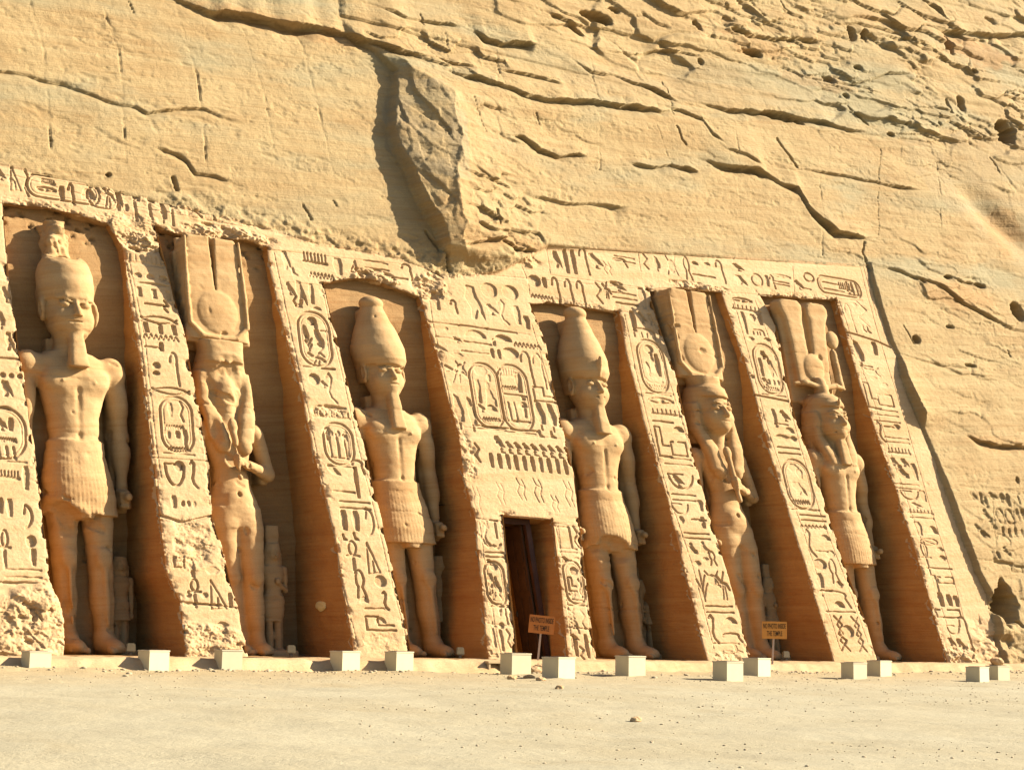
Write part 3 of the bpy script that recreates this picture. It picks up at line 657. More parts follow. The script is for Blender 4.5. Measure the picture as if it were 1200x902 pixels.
# frieze, right
S('owl 653 304 9 18; stroke 664 306 5 26; stroke 673 307 5 26; hook 685 306 9 28; bird 699 306 16 16; scene 713 314 12 14; bars 733 304 22 7; hook 728 307 16 8; wave 757 306 9 16; reed 771 309 6 16; scarab 788 311 11 20; loop 806 314 9 24; loaf 815 308 7 4; loaf 829 309 7 4; bar 826 323 24 3; hook 845 318 8 24; bird 866 313 12 8; owl 868 328 14 10; ring 888 328 12 14; stroke 900 329 4 12; hook 906 330 5 14; eye 917 324 18 5; bars 917 332 16 4; bird 938 334 10 10; ring 949 325 11 10; bar 945 338 12 3; bars 978 336 22 10; comb 992 337 14 9; reed3 1000 338 12 14')
CART.append((985, 336, 48, 19))
S('disc 627 329 13 12; stroke 639 331 5 11; hook 653 340 8 28; hook 668 342 8 28; hook 682 344 8 28; water 637 348 24 5; wave 702 343 12 22; bee 712 340 8 18; eye 722 332 14 6')
# carved tablet on the rock to the right
TAB = []
def S2(txt):
    for t in txt.split(';'):
        t = t.split()
        if t: TAB.append((t[0], float(t[1]), float(t[2]), float(t[3]), float(t[4])))
S2('owl 1136 581 9 9; stroke 1146 584 4 14; stroke 1152 589 4 12; bird 1160 581 10 8; owl 1171 583 7 10; stroke 1178 586 4 14; tee 1189 584 8 12; figure 1152 604 12 14; figure 1159 615 9 10; owl 1150 626 10 8; bow 1172 634 20 16; Lsign 1186 650 14 8; stroke 1165 650 4 8; figure 1175 646 8 10; ring 1169 605 9 18; ring 1180 606 9 18; stroke 1190 604 3 14; stroke 1196 604 3 14; stroke 1172 622 3 10; stroke 1180 624 3 10; stroke 1188 624 3 10; stroke 1196 625 3 10; bar 1173 660 20 3; square 1190 667 14 7; bird 1142 618 8 8')

class Plate:
    """regular relief grid on the leaning plane"""
    def __init__(s, x0, x1, z0, z1, st):
        s.st = st; s.x0 = x0; s.z0 = z0
        s.xs = np.arange(x0, x1 + st, st); s.zs = np.arange(z0, z1 + st, st)
        s.X, s.Z = np.meshgrid(s.xs, s.zs, indexing='ij')
        s.X = s.X.astype(np.float32); s.Z = s.Z.astype(np.float32)
        s.H = np.zeros(s.X.shape, np.float32)
    def win(s, xa, xb, za, zb):
        i0 = max(0, int((xa - s.x0) / s.st)); i1 = min(len(s.xs), int((xb - s.x0) / s.st) + 2)
        j0 = max(0, int((za - s.z0) / s.st)); j1 = min(len(s.zs), int((zb - s.z0) / s.st) + 2)
        return (slice(i0, i1), slice(j0, j1)) if i1 > i0 and j1 > j0 else None
    def sunk(s, d, w, depth):
        s.H[w] -= depth * np.clip(0.5 - d / 0.028, 0, 1)
    def sign(s, name, px, py, wp, hp, depth=0.068, rad=0.028, jit=None):
        depth = depth * (.35 if name == 'scene' else 1.0) * (.6 + .6 * ((px * 7.13 + py * 3.7) % 1.0))
        wp *= 1.08; hp *= 1.06
        cx, cz = U(px, py)
        wx = abs(U(px + wp / 2, py)[0] - U(px - wp / 2, py)[0]) ; hz = abs(U(px, py - hp / 2)[1] - U(px, py + hp / 2)[1])
        w = s.win(cx - wx * .62 - .1, cx + wx * .62 + .1, cz - hz * .62 - .1, cz + hz * .62 + .1)
        if w is None: return
        # glyphs stand upright on the plane; the plane grid is square, so work in metres
        x = s.X[w] - cx; z = s.Z[w] - cz
        x = x + .02 * fbm(s.X[w] * 5, s.Z[w] * 5, 2, .5, px); z = z + .02 * fbm(s.X[w] * 5, s.Z[w] * 5, 2, .5, py)
        d = np.full(x.shape, 9., np.float32)
        for it in GL[name]:
            pts = [(a * wx, b * hz) for a, b in it[1]]
            if it[0] == 'l':
                d = np.minimum(d, polydist(x, z, pts) - rad * it[2])
            else:
                pd = polydist(x, z, pts + pts[:1])
                d = np.minimum(d, np.where(inpoly(x, z, pts), -pd, pd))
        wear = np.clip(1.05 + 1.6 * fbm(s.X[w] * .8, s.Z[w] * .8, 2, .5, 77.), .35, 1.15)
        s.sunk(d, w, wear * depth * (1.25 if name in ('disc', 'loaf', 'stroke', 'reed', 'bird', 'owl') else 1.0))
    def line(s, pts, rad=0.018, depth=0.04):
        P = US(pts)
        w = s.win(P[:, 0].min() - .1, P[:, 0].max() + .1, P[:, 1].min() - .1, P[:, 1].max() + .1)
        if w is None: return
        x = s.X[w] + .012 * fbm(s.X[w] * 2, s.Z[w] * 2, 3, .5, 4.); z = s.Z[w]
        s.sunk(polydist(x, z, P) - rad, w, depth)
    def cartouche(s, px, py, wp, hp):
        c = np.array(U(px, py))
        wx = abs(U(px + wp / 2, py)[0] - U(px - wp / 2, py)[0]); hz = abs(U(px, py - hp / 2)[1] - U(px, py + hp / 2)[1])
        w = s.win(c[0] - wx * .7, c[0] + wx * .7, c[1] - hz * .6 - .1, c[1] + hz * .6 + .1)
        if w is None: return
        x = s.X[w] - c[0]; z = s.Z[w] - c[1]
        r = min(wx, hz) * .46
        q = np.hypot(np.maximum(abs(x) - wx / 2 + r, 0), np.maximum(abs(z) - hz / 2 + r, 0)) - r
        q = np.where((abs(x) < wx / 2 - r) | (abs(z) < hz / 2 - r), np.maximum(abs(x) - wx / 2, abs(z) - hz / 2), q)
        s.sunk(np.abs(q) - 0.03, w, .065)
        s.sunk(np.abs(q + .10) - 0.011, w, .03)
        if hz > wx:
            s.sunk(np.maximum(abs(x) - wx * .5, abs(z + hz / 2 + .06) - .02), w, .05)

XL = U(-260, 500)[0]; XR = U(1190, 785)[0]
FP = Plate(XL, XR, -0.45, TOPLINE[:, 1].max() + .3, 0.019)
def relief_common(X, Z):
    h = H_rock(X, Z)
    ins = (Z < np.interp(X, TOPLINE[:, 0], TOPLINE[:, 1])) & (X < xat(CREV, Z))
    # dressed facade: keep a little of the rock's unevenness only
    et = np.interp(X, TOPLINE[:, 0], TOPLINE[:, 1]) - Z
    ex = xat(CREV, Z) - X
    m = smooth(np.minimum(et / .25 + .15, 1)) * smooth(np.maximum(ex, 0) / .12)
    keep = 1 - .92 * np.where(ins, m, 0)
    sp = np.where((Z > 10.2), 1.0, 0.0)
    h = h * keep
    h += right_step(X, Z) + base_rough(X, Z)
    # a slight set-back of the carved face below the rock above it
    h -= 0.05 * np.where(ins, smooth(et / .1), 0)
    return h
FP.H[:] = relief_common(FP.X, FP.Z)
X, Z = FP.X, FP.Z
FP.H += 0.016 * fbm(X * .9, Z * 1.5, 4, .55, 3.) + 0.007 * fbm(X * 9, Z * 14, 3, .6, 6.)
D_ = niche_dist(X, Z) + edge_noise(X, Z) * 1.3
ed = np.maximum(D_, 0)
# worn arrises
chip = np.clip(fbm(X * 2.0, Z * 3.2, 4, .6, 12.) + .02, 0, 1)
FP.H -= (0.05 * np.exp(-ed / .035) + .5 * chip * np.exp(-ed / .09))
def rough_patch(px, py, rx, rz, amp, seed, lower=0.0, fr=2.2):
    cx, cz = U(px, py)
    q = np.hypot((X - cx) / rx, (Z - cz) / rz) + .5 * fbm(X * 1.1, Z * 1.4, 3, .5, seed)
    m = smooth((1.15 - q) / .35)
    c = voro(X * fr * 1.2, Z * fr * 2, seed)
    FP.H[:] += m * (amp * fbm(X * fr, Z * fr * 1.7, 5, .62, seed + .5) + amp * .5 * (c[2] - .5) - lower)
    return m
worn = rough_patch(226, 635, .55, .75, .09, 31, .04) 
worn = np.maximum(worn, rough_patch(240, 752, .95, .55, .14, 32, -.03))
worn2 = rough_patch(176, 286, .8, .35, .2, 33, .04)
rough_patch(28, 735, 1.6, .95, .16, 34, -.22, 1.6)
rough_patch(390, 482, .6, .22, .10, 35, .04)
rough_patch(445, 752, .7, .4, .05, 36, 0)
rough_patch(440, 327, 1.0, .3, .2, 37, .06)
rough_patch(505, 335, .8, .5, .22, 38, .10, 1.4)
rough_patch(508, 420, .22, 1.0, .12, 39, .06)
rough_patch(545, 535, .5, .9, .10, 40, .03)
rough_patch(820, 336, 1.5, .18, .14, 41, 0)
rough_patch(270, 275, 1.6, .25, .2, 42, .02)
rough_patch(250, 245, 3.2, .45, .07, 61, .0, 1.6)
rough_patch(150, 262, 1.0, .4, .10, 62, .0, 2.0)
rough_patch(855, 770, .7, .28, .12, 43, .0)
rough_patch(1120, 772, 1.4, .5, .16, 46, .0)
rough_patch(585, 300, 1.4, .3, .16, 47, .0)
for nm, px, py, wp, hp in SIGNS: FP.sign(nm, px, py, wp, hp)
for c in CART: FP.cartouche(*c)
LINES = [
 [(20,337),(32,410),(44,480),(58,590),(66,668)], [(14,345),(26,415),(38,485),(54,600)], [(2,684),(66,678)],
 [(148,300),(166,400),(180,520),(188,590)], [(152,303),(171,400),(184,520),(190,560)], [(198,300),(213,360),(225,420),(240,520),(247,575)],
 [(322,296),(340,380),(362,480),(382,580),(402,680),(420,756)], [(316,292),(383,300),(470,309)], [(380,345),(400,430),(420,520),(440,600),(462,690),(478,750)], [(334,330),(378,334)],
 [(505,352),(508,376),(520,430),(535,500)], [(612,312),(620,330),(622,346)], [(508,377),(560,383),(622,392)], [(624,380),(642,440),(660,500)], [(545,500),(600,508),(658,514)],
 [(563,612),(568,650),(576,700),(584,750),(588,766)], [(560,607),(592,611)], [(650,612),(680,618)], [(588,612),(596,680),(606,750)], [(655,616),(663,680),(672,760)], [(680,618),(686,680),(696,764)], [(574,708),(600,712)], [(664,700),(686,704)], [(572,730),(602,734)],[(668,734),(694,737)],
 [(733,368),(745,430),(762,500),(782,570),(812,660),(838,760)], [(756,345),(770,400),(790,460),(812,530),(845,620),(875,752)], [(720,364),(764,368)],
 [(860,350),(880,420),(900,500),(915,545),(945,630),(986,760)], [(886,352),(900,390),(920,450),(938,520),(962,600),(1000,700),(1018,752)],
 [(985,352),(1000,400),(1025,470),(1050,545),(1080,630),(1117,752)], [(1008,308),(1024,370),(1042,430),(1064,500),(1090,590),(1122,690),(1137,750)], [(1012,308),(1028,370)],
 [(640,289),(1008,313)], [(640,287),(646,322),(760,338)], [(842,342),(1012,352)], [(-200,178),(0,205),(20,206),(128,236),(300,268)], [(-200,196),(0,216)],
 [(-200,235),(6,256)], [(748,292),(752,318)], [(930,312),(932,342)], [(508,316),(618,326),(770,340)],
]
for l in LINES: FP.line(l, .010, .03)
# breaks through the pillars
for l, r_, d_ in ([[(60,688),(0,682)], .02, .05], [[(187,603),(215,612),(250,604)], .03, .08], [[(884,462),(905,466),(925,470)], .03, .1], [(((990,388)), (1005,392), (1030,400), (1045,407)), .03, .08],
                 [[(170,535),(245,540)], .012, .05], [[(186,600),(190,628)], .01, .03], [[(574,706),(602,710)], .012, .04], [[(664,735),(690,737)], .012, .05], [[(206,704),(280,712)], .02, .05]):
    FP.line(list(l), r_, d_)
# the frieze: a torn lower edge over some niches

XS0 = CLX0 = U(-330, 500)[0]
zmax = U(600, -150)[1]
CX0, CX1, CZ0, CZ1 = -15.5, 30.0, -1.2, 23.5
print('extent', U(0, 0), U(1200, 0), U(1200, 800), U(0, 800), U(1200, 400))
CP = Plate(CX0, CX1, CZ0, CZ1, 0.040)
CP.H[:] = relief_common(CP.X, CP.Z)
cX, cZ = CP.X, CP.Z
CP.H += 0.03 * fbm(cX * .7, cZ * 1.2, 4, .6, 3.) + .012 * fbm(cX * 5, cZ * 8, 3, .6, 6.)
for nm, px, py, wp, hp in TAB: CP.sign(nm, px, py, wp, hp, .075, .03)
for pts in ([(1120,569),(1170,573),(1230,575)], [(1160,588),(1163,640)], [(1185,589),(1186,630)], [(1138,655),(1230,664)]): CP.line(pts, .018, .05)

def cells_(m):
    return m[:-1, :-1] & m[1:, :-1] & m[1:, 1:] & m[:-1, 1:]
def plane_pts(Pl):
    return np.stack([Pl.X, BAT * Pl.Z - Pl.H, Pl.Z], -1)

# cliff: everything outside the carved facade
topc = np.interp(cX, TOPLINE[:, 0], TOPLINE[:, 1])
inside = (cX > XL + .06) & (cX < np.minimum(xat(CREV, cZ), XR) - .06) & (cZ < topc - .06)
cell_in = inside[:-1, :-1] & inside[1:, :-1] & inside[1:, 1:] & inside[:-1, 1:]
v, q = masked_grid(plane_pts(CP), ~cell_in)
more = []
for bx in ((CX1 - .06, 40.5, 6.0, CZ1 + .06, .055), (6.0, 40.5, CZ1 - .06, 33.0, .055)):
    BP = Plate(*bx); BP.H[:] = relief_common(BP.X, BP.Z) + 0.03 * fbm(BP.X * .7, BP.Z * 1.2, 4, .6, 3.) + .012 * fbm(BP.X * 5, BP.Z * 8, 3, .6, 6.)
    more.append(((plane_pts(BP) + np.array([0, .004, 0])).reshape(-1, 3), grid_quads(len(BP.xs), len(BP.zs))))
OP = Plate(-30.0, 60.0, -1.2, 36.0, 0.16)
OP.H[:] = relief_common(OP.X, OP.Z)
_in = (OP.X > CX0 + .02) & (OP.X < CP.xs[-1] - .02) & (OP.Z < CP.zs[-1] - .02)
_in |= (OP.X > CX1 - .02) & (OP.X < 40.4) & (OP.Z > 6.1) & (OP.Z < CZ1 + .02)
_in |= (OP.X > 6.1) & (OP.X < 40.4) & (OP.Z > CZ1 - .02) & (OP.Z < 32.9)
v2, q2 = masked_grid(plane_pts(OP) + np.array([0, .012, 0]), ~cells_(_in))
v, q = join_geo([(v, q), (v2, q2)] + more)
cliff = mesh_np('cliff', v, q, M_CLIFF, False); tag(cliff, kind='structure')
_P = v
pp = np.zeros(len(_P), np.float32); ru = pp.copy()
_n = fbm(_P[:, 0] * .8, _P[:, 2] * 1.4, 4, .6, 5.)
for poly, a in (([(462,95),(520,92),(545,140),(548,215),(500,200),(462,165)], .95), ([(800,62),(860,70),(960,105),(1000,130),(850,120),(700,110),(640,88)], .35),
                ([(1040,170),(1240,130),(1240,330),(1150,280),(1090,220)], .5), ([(540,110),(600,130),(620,200),(560,210)], .25)):
    PP = US(poly, d=-.6 if a > .9 else 0.)
    e = inpoly(_P[:, 0] + .25 * _n, _P[:, 2] + .25 * _n, PP).astype(np.float32)
    pp = np.maximum(pp, e * a * np.clip(.75 + 1.6 * _n, 0, 1))
for (px, py, rx, rz_, a) in ((1145,60,2.2,.7,.55),(900,60,2.0,.4,.3),(1120,345,2.0,.5,.4),(1180,270,1.4,.9,.4),(960,95,1.6,.4,.3),(330,30,2.5,.25,.35),(620,290,1.6,.25,.35),(1180,520,1.6,.3,.3),(540,260,.9,1.1,.3)):
    cx_, cz_ = U(px, py); qq = np.hypot((_P[:, 0] - cx_) / rx, (_P[:, 2] - cz_) / rz_) + _n
    ru = np.maximum(ru, a * smooth((1.2 - qq) / .5))
for nm_, ar in (('patina', pp), ('rust', ru)):
    at_ = cliff.data.attributes.new(nm_, 'FLOAT', 'POINT'); at_.data.foreach_set('value', ar.astype(np.float32))
cliff.data.shade_smooth() if False else None

temple = empty('temple_facade', (0, 0, 0))
tag(temple, 'carved sandstone temple front with sloping inscribed pillars and one dark doorway, cut into the cliff', 'temple')
topf = np.interp(X, TOPLINE[:, 0], TOPLINE[:, 1])
vert_in = (X < xat(CREV, Z)) & (Z < topf)
solid = vert_in & (D_ > 0)
def cells(m):
    return m[:-1, :-1] & m[1:, :-1] & m[1:, 1:] & m[:-1, 1:]
cs = cells(solid)
PF = plane_pts(FP)
Xc = (X[:-1, :-1] + .011); Zc = (Z[:-1, :-1] + .011)
isf = Zc > np.interp(Xc, NTOP[:, 0], NTOP[:, 1])
mids = []
for k in range(1, 7):
    l, r, t = E[k]
    zz = np.linspace(-.5, 13, 28)
    mids.append(np.stack([(xat(l, zz) + xat(r, zz)) / 2, zz], -1))
idx = np.zeros(Xc.shape, np.int8)
for m_ in mids: idx += (Xc > np.interp(Zc, m_[:, 1], m_[:, 0])).astype(np.int8)

def niche_back(Zv, k):
    return np.maximum(3.6 + 0.015 * Zv, BAT * Zv + .42)
def loft_wall(edge, k, side, z0=-.5, ztop=None, door=False, back=None, inset=.02):
    """side wall of a niche: from behind the front face back to the niche's rear"""
    zt = ztop
    zs = np.arange(z0, zt + .05, .06)
    n = 34
    tt = np.linspace(0, 1, n)
    ZZ, TT = np.meshgrid(zs, tt, indexing='ij')
    xe = xat(edge, ZZ) 
    y0 = BAT * ZZ + .012 + (.05 if not door else .01) ; y1 = (niche_back(ZZ, k) + .1) if back is None else back(ZZ)
    YY = y0 + (y1 - y0) * TT
    en = np.where(True, edge_noise(xe, ZZ) * 1.3, 0)
    XX = xe + side * (inset) - side * 0 + (-side) * 0 + side * np.abs(en) * 0.6 * np.exp(-TT * 6)
    XX = XX + side * (.05 * fbm(YY * .9 + 3, ZZ * 1.6, 4, .55, k * 7.) + .02) * smooth(TT * 6)
    return np.stack([XX, YY, ZZ], -1), grid_quads(len(zs), n, flip=(side < 0))

pil_labels = ['leftmost pillar', '', '', 'door block', '', '', 'rightmost pillar']
pillars = []
for k in range(7):
    m = cs & ~isf & (idx == k)
    parts = [masked_grid(PF, m)]
    if k >= 1:      # its left flank = right wall of niche k
        l, r, t = E[k]; P, Q = loft_wall(r, k, +1, ztop=r[:, 1].max() + .1); parts.append((P.reshape(-1, 3), Q))
    if k <= 5:
        l, r, t = E[k + 1]; P, Q = loft_wall(l, k + 1, -1, ztop=l[:, 1].max() + .1); parts.append((P.reshape(-1, 3), Q))
    v, q = join_geo(parts)
    o = mesh_np('inscribed_pillar' if k != 3 else 'door_block', v, q, M_FACE, False, temple)
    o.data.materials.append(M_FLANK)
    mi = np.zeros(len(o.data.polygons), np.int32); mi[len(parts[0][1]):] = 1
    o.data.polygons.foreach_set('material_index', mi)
    pillars.append(o)
v, q = masked_grid(PF, cs & isf)
frieze = mesh_np('frieze', v, q, M_FACE, False, temple)

# niches: rear wall, ceiling and floor
for k in range(1, 7):
    l, r, t = E[k]
    zt = max(t[:, 1].max(), 0) + .1
    zs = np.arange(-.5, zt + .06, .06); us = np.linspace(-.04, 1.04, 60)
    ZZ, UU = np.meshgrid(zs, us, indexing='ij')
    xl = xat(l, ZZ) - .12; xr = xat(r, ZZ) + .12
    XX = xl + (xr - xl) * UU
    YY = niche_back(ZZ, k) + .05 * fbm(XX * .8, ZZ * 1.8, 4, .55, k * 5.) - .10 * smooth((.8 - ZZ) / 1.0) * fbm(XX * 1.5, ZZ * 2, 3, .5, k)
    # pitted rock near the top of the first niches
    if k in (1, 2):
        c = voro(XX * 4.5, ZZ * 5.5, k)
        YY += smooth((ZZ - zt + 1.3) / .7) * (.14 * smooth((c[2] - .62) * 8) * smooth((.42 - c[0]) * 6))
    parts = [(np.stack([XX, YY, ZZ], -1).reshape(-1, 3), grid_quads(len(zs), 60))]
    # ceiling following the lintel line, torn at the front
    us = np.linspace(0, 1, 90); ts = np.linspace(0, 1, 22)
    UU, TT = np.meshgrid(us, ts, indexing='ij')
    x0, x1 = t[:, 0].min() - .12, t[:, 0].max() + .12
    XX = x0 + (x1 - x0) * UU
    zc = zat(t, XX)
    y0 = BAT * zc + .05; y1 = niche_back(zc, k) + .3
    YY = y0 + (y1 - y0) * TT
    ZZ = zc + .02 + np.abs(edge_noise(XX, zc)) * 1.1 * np.exp(-TT * 3) + (.03 + .07 * (k < 4)) * fbm(XX * 1.6, YY * 2.5, 4, .6, k * 3.)
    parts.append((np.stack([XX, YY, ZZ], -1).reshape(-1, 3), grid_quads(90, 22, True)))
    # floor
    UU, TT = np.meshgrid(np.linspace(0, 1, 40), np.linspace(0, 1, 24), indexing='ij')
    xl = xat(l, np.array([0.]))[0] - .3; xr = xat(r, np.array([0.]))[0] + .3
    XX = xl + (xr - xl) * UU; YY = -.05 + 3.9 * TT
    ZZ = -.01 + .03 * fbm(XX * 1.5, YY * 1.5, 3) + .10 * smooth((TT - .6) / .4)
    parts.append((np.stack([XX, YY, ZZ], -1).reshape(-1, 3), grid_quads(40, 24)))
    v, q = join_geo(parts)
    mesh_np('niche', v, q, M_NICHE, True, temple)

# doorway: reveals, soffit and the timber door standing inside
dl = np.array([DOOR[3], DOOR[0]]); dr = np.array([DOOR[2], DOOR[1]]); dt = np.array([DOOR[0], DOOR[1]])
ztp = DOOR[:, 1].max()
DY = lambda Zv: 1.55 + 0.18 * Zv
P1, Q1 = loft_wall(dr, 8, +1, ztop=ztp + .05, door=True, back=lambda z: DY(z) + 1.6)
P2_, Q2 = loft_wall(dl, 9, -1, ztop=ztp + .05, door=True, back=lambda z: DY(z) + 1.6)
UU, TT = np.meshgrid(np.linspace(0, 1, 30), np.linspace(0, 1, 20), indexing='ij')
XX = DOOR[0, 0] - .1 + (DOOR[1, 0] - DOOR[0, 0] + .2) * UU
zc = zat(dt, XX); YY = BAT * zc + .02 + 2.6 * TT
ZZ = zc + .02 + np.abs(edge_noise(XX, zc)) * 1.1 * np.exp(-TT * 5) - .12 * smooth((TT - .15) * 5)
P3 = np.stack([XX, YY, ZZ], -1)
v, q = join_geo([(P1.reshape(-1, 3), Q1), (P2_.reshape(-1, 3), Q2), (P3.reshape(-1, 3), grid_quads(30, 20, True))])
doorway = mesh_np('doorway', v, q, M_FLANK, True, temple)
# ---------------------------------------------------------------- sculpture from distance fields
class Clay:
    def __init__(s, lo, hi, h):
        s.lo = np.array(lo, float); s.h = h
        n = np.ceil((np.array(hi) - s.lo) / h).astype(int) + 1
        s.ax = [(s.lo[i] + h * np.arange(n[i])).astype(np.float32) for i in range(3)]
        s.F = np.full(tuple(n), 4.0, np.float32)
    def _w(s, lo, hi):
        sl = []
        for i in range(3):
            a = max(0, int((lo[i] - s.lo[i]) / s.h)); b = min(len(s.ax[i]), int((hi[i] - s.lo[i]) / s.h) + 2)
            if b <= a: return None
            sl.append(slice(a, b))
        return tuple(sl)
    def _c(s, w):
        return np.meshgrid(s.ax[0][w[0]], s.ax[1][w[1]], s.ax[2][w[2]], indexing='ij', sparse=True)
    def op(s, fn, lo, hi, k=.06, cut=False):
        m = k * 1.2 + 3 * s.h + .12
        w = s._w([a - m for a in lo], [a + m for a in hi])
        if w is None: return s
        d = fn(*s._c(w)); f = s.F[w]
        if cut:
            d = -d; hh = np.clip(.5 - .5 * (d - f) / -k if False else .5 + .5 * (d - f) / k, 0, 1)
            s.F[w] = f + (d - f) * hh + k * hh * (1 - hh)
        else:
            hh = np.clip(.5 + .5 * (f - d) / k, 0, 1)
            s.F[w] = f + (d - f) * hh - k * hh * (1 - hh)
        return s
    def ell(s, c, r, k=.06, cut=False, rz=0.0, rx=0.0):
        c = [float(v) for v in c]; r = [float(v) for v in r]; mr = min(r)
        cs, sn = math.cos(rz), math.sin(rz); cx, sx = math.cos(rx), math.sin(rx)
        def fn(x, y, z):
            X = x - c[0]; Y = y - c[1]; Z = z - c[2]
            if rz: X, Y = X * cs + Y * sn, -X * sn + Y * cs
            if rx: Y, Z = Y * cx + Z * sx, -Y * sx + Z * cx
            q = np.sqrt((X / r[0]) ** 2 + (Y / r[1]) ** 2 + (Z / r[2]) ** 2)
            g = np.sqrt((X / r[0] ** 2) ** 2 + (Y / r[1] ** 2) ** 2 + (Z / r[2] ** 2) ** 2)
            return q * (q - 1) / np.maximum(g, 1e-4)
        R = max(r) if (rz or rx) else None
        e = [R] * 3 if R else r
        return s.op(fn, [c[i] - e[i] for i in range(3)], [c[i] + e[i] for i in range(3)], k, cut)
    def cone(s, a, b, ra, rb, k=.06, cut=False, sy=1.0):
        a = np.array(a, float); b = np.array(b, float); v = b - a; L2 = (v * v).sum()
        def fn(x, y, z):
            X = x - a[0]; Y = y - a[1]; Z = z - a[2]
            t = np.clip((X * v[0] + Y * v[1] + Z * v[2]) / L2, 0, 1)
            return np.sqrt((X - v[0] * t) ** 2 + ((Y - v[1] * t) / sy) ** 2 + (Z - v[2] * t) ** 2) - (ra + (rb - ra) * t)
        R = max(ra, rb)
        return s.op(fn, np.minimum(a, b) - R, np.maximum(a, b) + R, k, cut)
    def box(s, c, hs, rd=.05, k=.05, cut=False, ry=0.0):
        cs, sn = math.cos(ry), math.sin(ry)
        def fn(x, y, z):
            X = x - c[0]; Z = z - c[2]
            if ry: X, Z = X * cs + Z * sn, -X * sn + Z * cs
            qx = np.abs(X) - hs[0] + rd; qy = np.abs(y - c[1]) - hs[1] + rd; qz = np.abs(Z) - hs[2] + rd
            return np.sqrt(np.maximum(qx, 0) ** 2 + np.maximum(qy, 0) ** 2 + np.maximum(qz, 0) ** 2) + np.minimum(np.maximum(np.maximum(qx, qy), qz), 0) - rd
        e = [max(hs[0], hs[2])] * 3 if ry else hs
        return s.op(fn, [c[0] - e[0], c[1] - hs[1], c[2] - e[2]], [c[0] + e[0], c[1] + hs[1], c[2] + e[2]], k, cut)
    def loft(s, secs, k=.08, p=2.0, cut=False, ripple=None):
        a = np.array(sorted(secs), float)         # z, cx, cy, rx, ry
        z0, z1 = a[0, 0], a[-1, 0]
        def fn(x, y, z):
            zz = np.clip(z, z0, z1)
            cx, cy, rx, ry = [np.interp(zz, a[:, 0], a[:, i]).astype(np.float32) for i in (1, 2, 3, 4)]
            X = x - cx; Y = y - cy
            if ripple:
                th = np.arctan2(X / rx, -Y / ry)
                rx = rx + ripple[1] * np.cos(th * ripple[0]); ry = ry + ripple[1] * np.cos(th * ripple[0])
            q = (np.abs(X / rx) ** p + np.abs(Y / ry) ** p) ** (1 / p)
            d = (q - 1) * np.minimum(rx, ry)
            return np.maximum(d, np.abs(z - (z0 + z1) / 2) - (z1 - z0) / 2)
        lo = [(a[:, 1] - a[:, 3]).min(), (a[:, 2] - a[:, 4]).min(), z0]; hi = [(a[:, 1] + a[:, 3]).max(), (a[:, 2] + a[:, 4]).max(), z1]
        return s.op(fn, lo, hi, k, cut)
    def weather(s, amp=.02, seed=1.):
        x, y, z = np.meshgrid(*s.ax, indexing='ij', sparse=True)
        near = np.abs(s.F) < .15
        i, j, k = np.nonzero(near)
        X = s.ax[0][i]; Y = s.ax[1][j]; Z = s.ax[2][k]
        s.F[near] += amp * fbm3(X * 1.6, Y * 1.6, Z * 3.0, 3, seed) + amp * .5 * fbm3(X * 6, Y * 6, Z * 9, 2, seed + 2)
        rs = np.random.RandomState(int(seed * 10))
        for zi in rs.uniform(.4, s.lo[2] + s.h * len(s.ax[2]) - .5, 6):
            dd = np.abs(Z + .06 * X - zi + .10 * vnoise(X * 1.5 + zi, Y * 1.5)) 
            s.F[near] += .016 * smooth(1.2 - dd / .03) * np.clip(.5 + 3 * vnoise(X * 1.1 + zi * 3, Z * .5), 0, 1)
        ch = fbm3(X * 3.1, Y * 3.1, Z * 3.1, 2, seed + 7.)
        s.F[near] += .05 * smooth((ch - .42) / .12)
        # horizontal beds weather out a little
        s.F[near] += amp * .45 * vnoise(Z * 5 + seed, Z * .3 + X * .15)
        return s
    def rough(s, c, r, amp, seed):
        w = s._w([c[i] - r[i] for i in range(3)], [c[i] + r[i] for i in range(3)])
        x, y, z = np.meshgrid(s.ax[0][w[0]], s.ax[1][w[1]], s.ax[2][w[2]], indexing='ij')
        q = np.sqrt(((x - c[0]) / r[0]) ** 2 + ((y - c[1]) / r[1]) ** 2 + ((z - c[2]) / r[2]) ** 2)
        s.F[w] += smooth((1 - q) / .35) * amp * (fbm3(x * 2.6, y * 2.6, z * 3.4, 4, seed) + .25)
        return s
    def surface(s):
        F = s.F.copy()
        F[0] = F[-1] = 1; F[:, 0] = F[:, -1] = 1; F[:, :, 0] = F[:, :, -1] = 1
        F[F == 0] = 1e-6
        n = np.array(F.shape)
        S_ = F < 0
        c = np.zeros(tuple(n - 1), np.int8)
        for dx in (0, 1):
            for dy in (0, 1):
                for dz in (0, 1):
                    c += S_[dx:n[0] - 1 + dx, dy:n[1] - 1 + dy, dz:n[2] - 1 + dz]
        mix = (c > 0) & (c < 8)
        ci, cj, ck = np.nonzero(mix)
        vid = np.full(mix.shape, -1, np.int64); vid[ci, cj, ck] = np.arange(len(ci))
        acc = np.zeros((len(ci), 3)); cnt = np.zeros(len(ci))
        cor = [(0,0,0),(1,0,0),(0,1,0),(1,1,0),(0,0,1),(1,0,1),(0,1,1),(1,1,1)]
        for a in range(8):
            for b in range(a + 1, 8):
                da = np.array(cor[a]); db = np.array(cor[b])
                if np.abs(da - db).sum() != 1: continue
                fa = F[ci + da[0], cj + da[1], ck + da[2]]; fb = F[ci + db[0], cj + db[1], ck + db[2]]
                m = (fa < 0) != (fb < 0)
                t = np.where(m, fa / np.where(m, fa - fb, 1), 0)
                acc += (da + (db - da) * t[:, None]) * m[:, None]; cnt += m
        V = (np.stack([ci, cj, ck], 1) + acc / cnt[:, None]) * s.h + s.lo
        Q = []
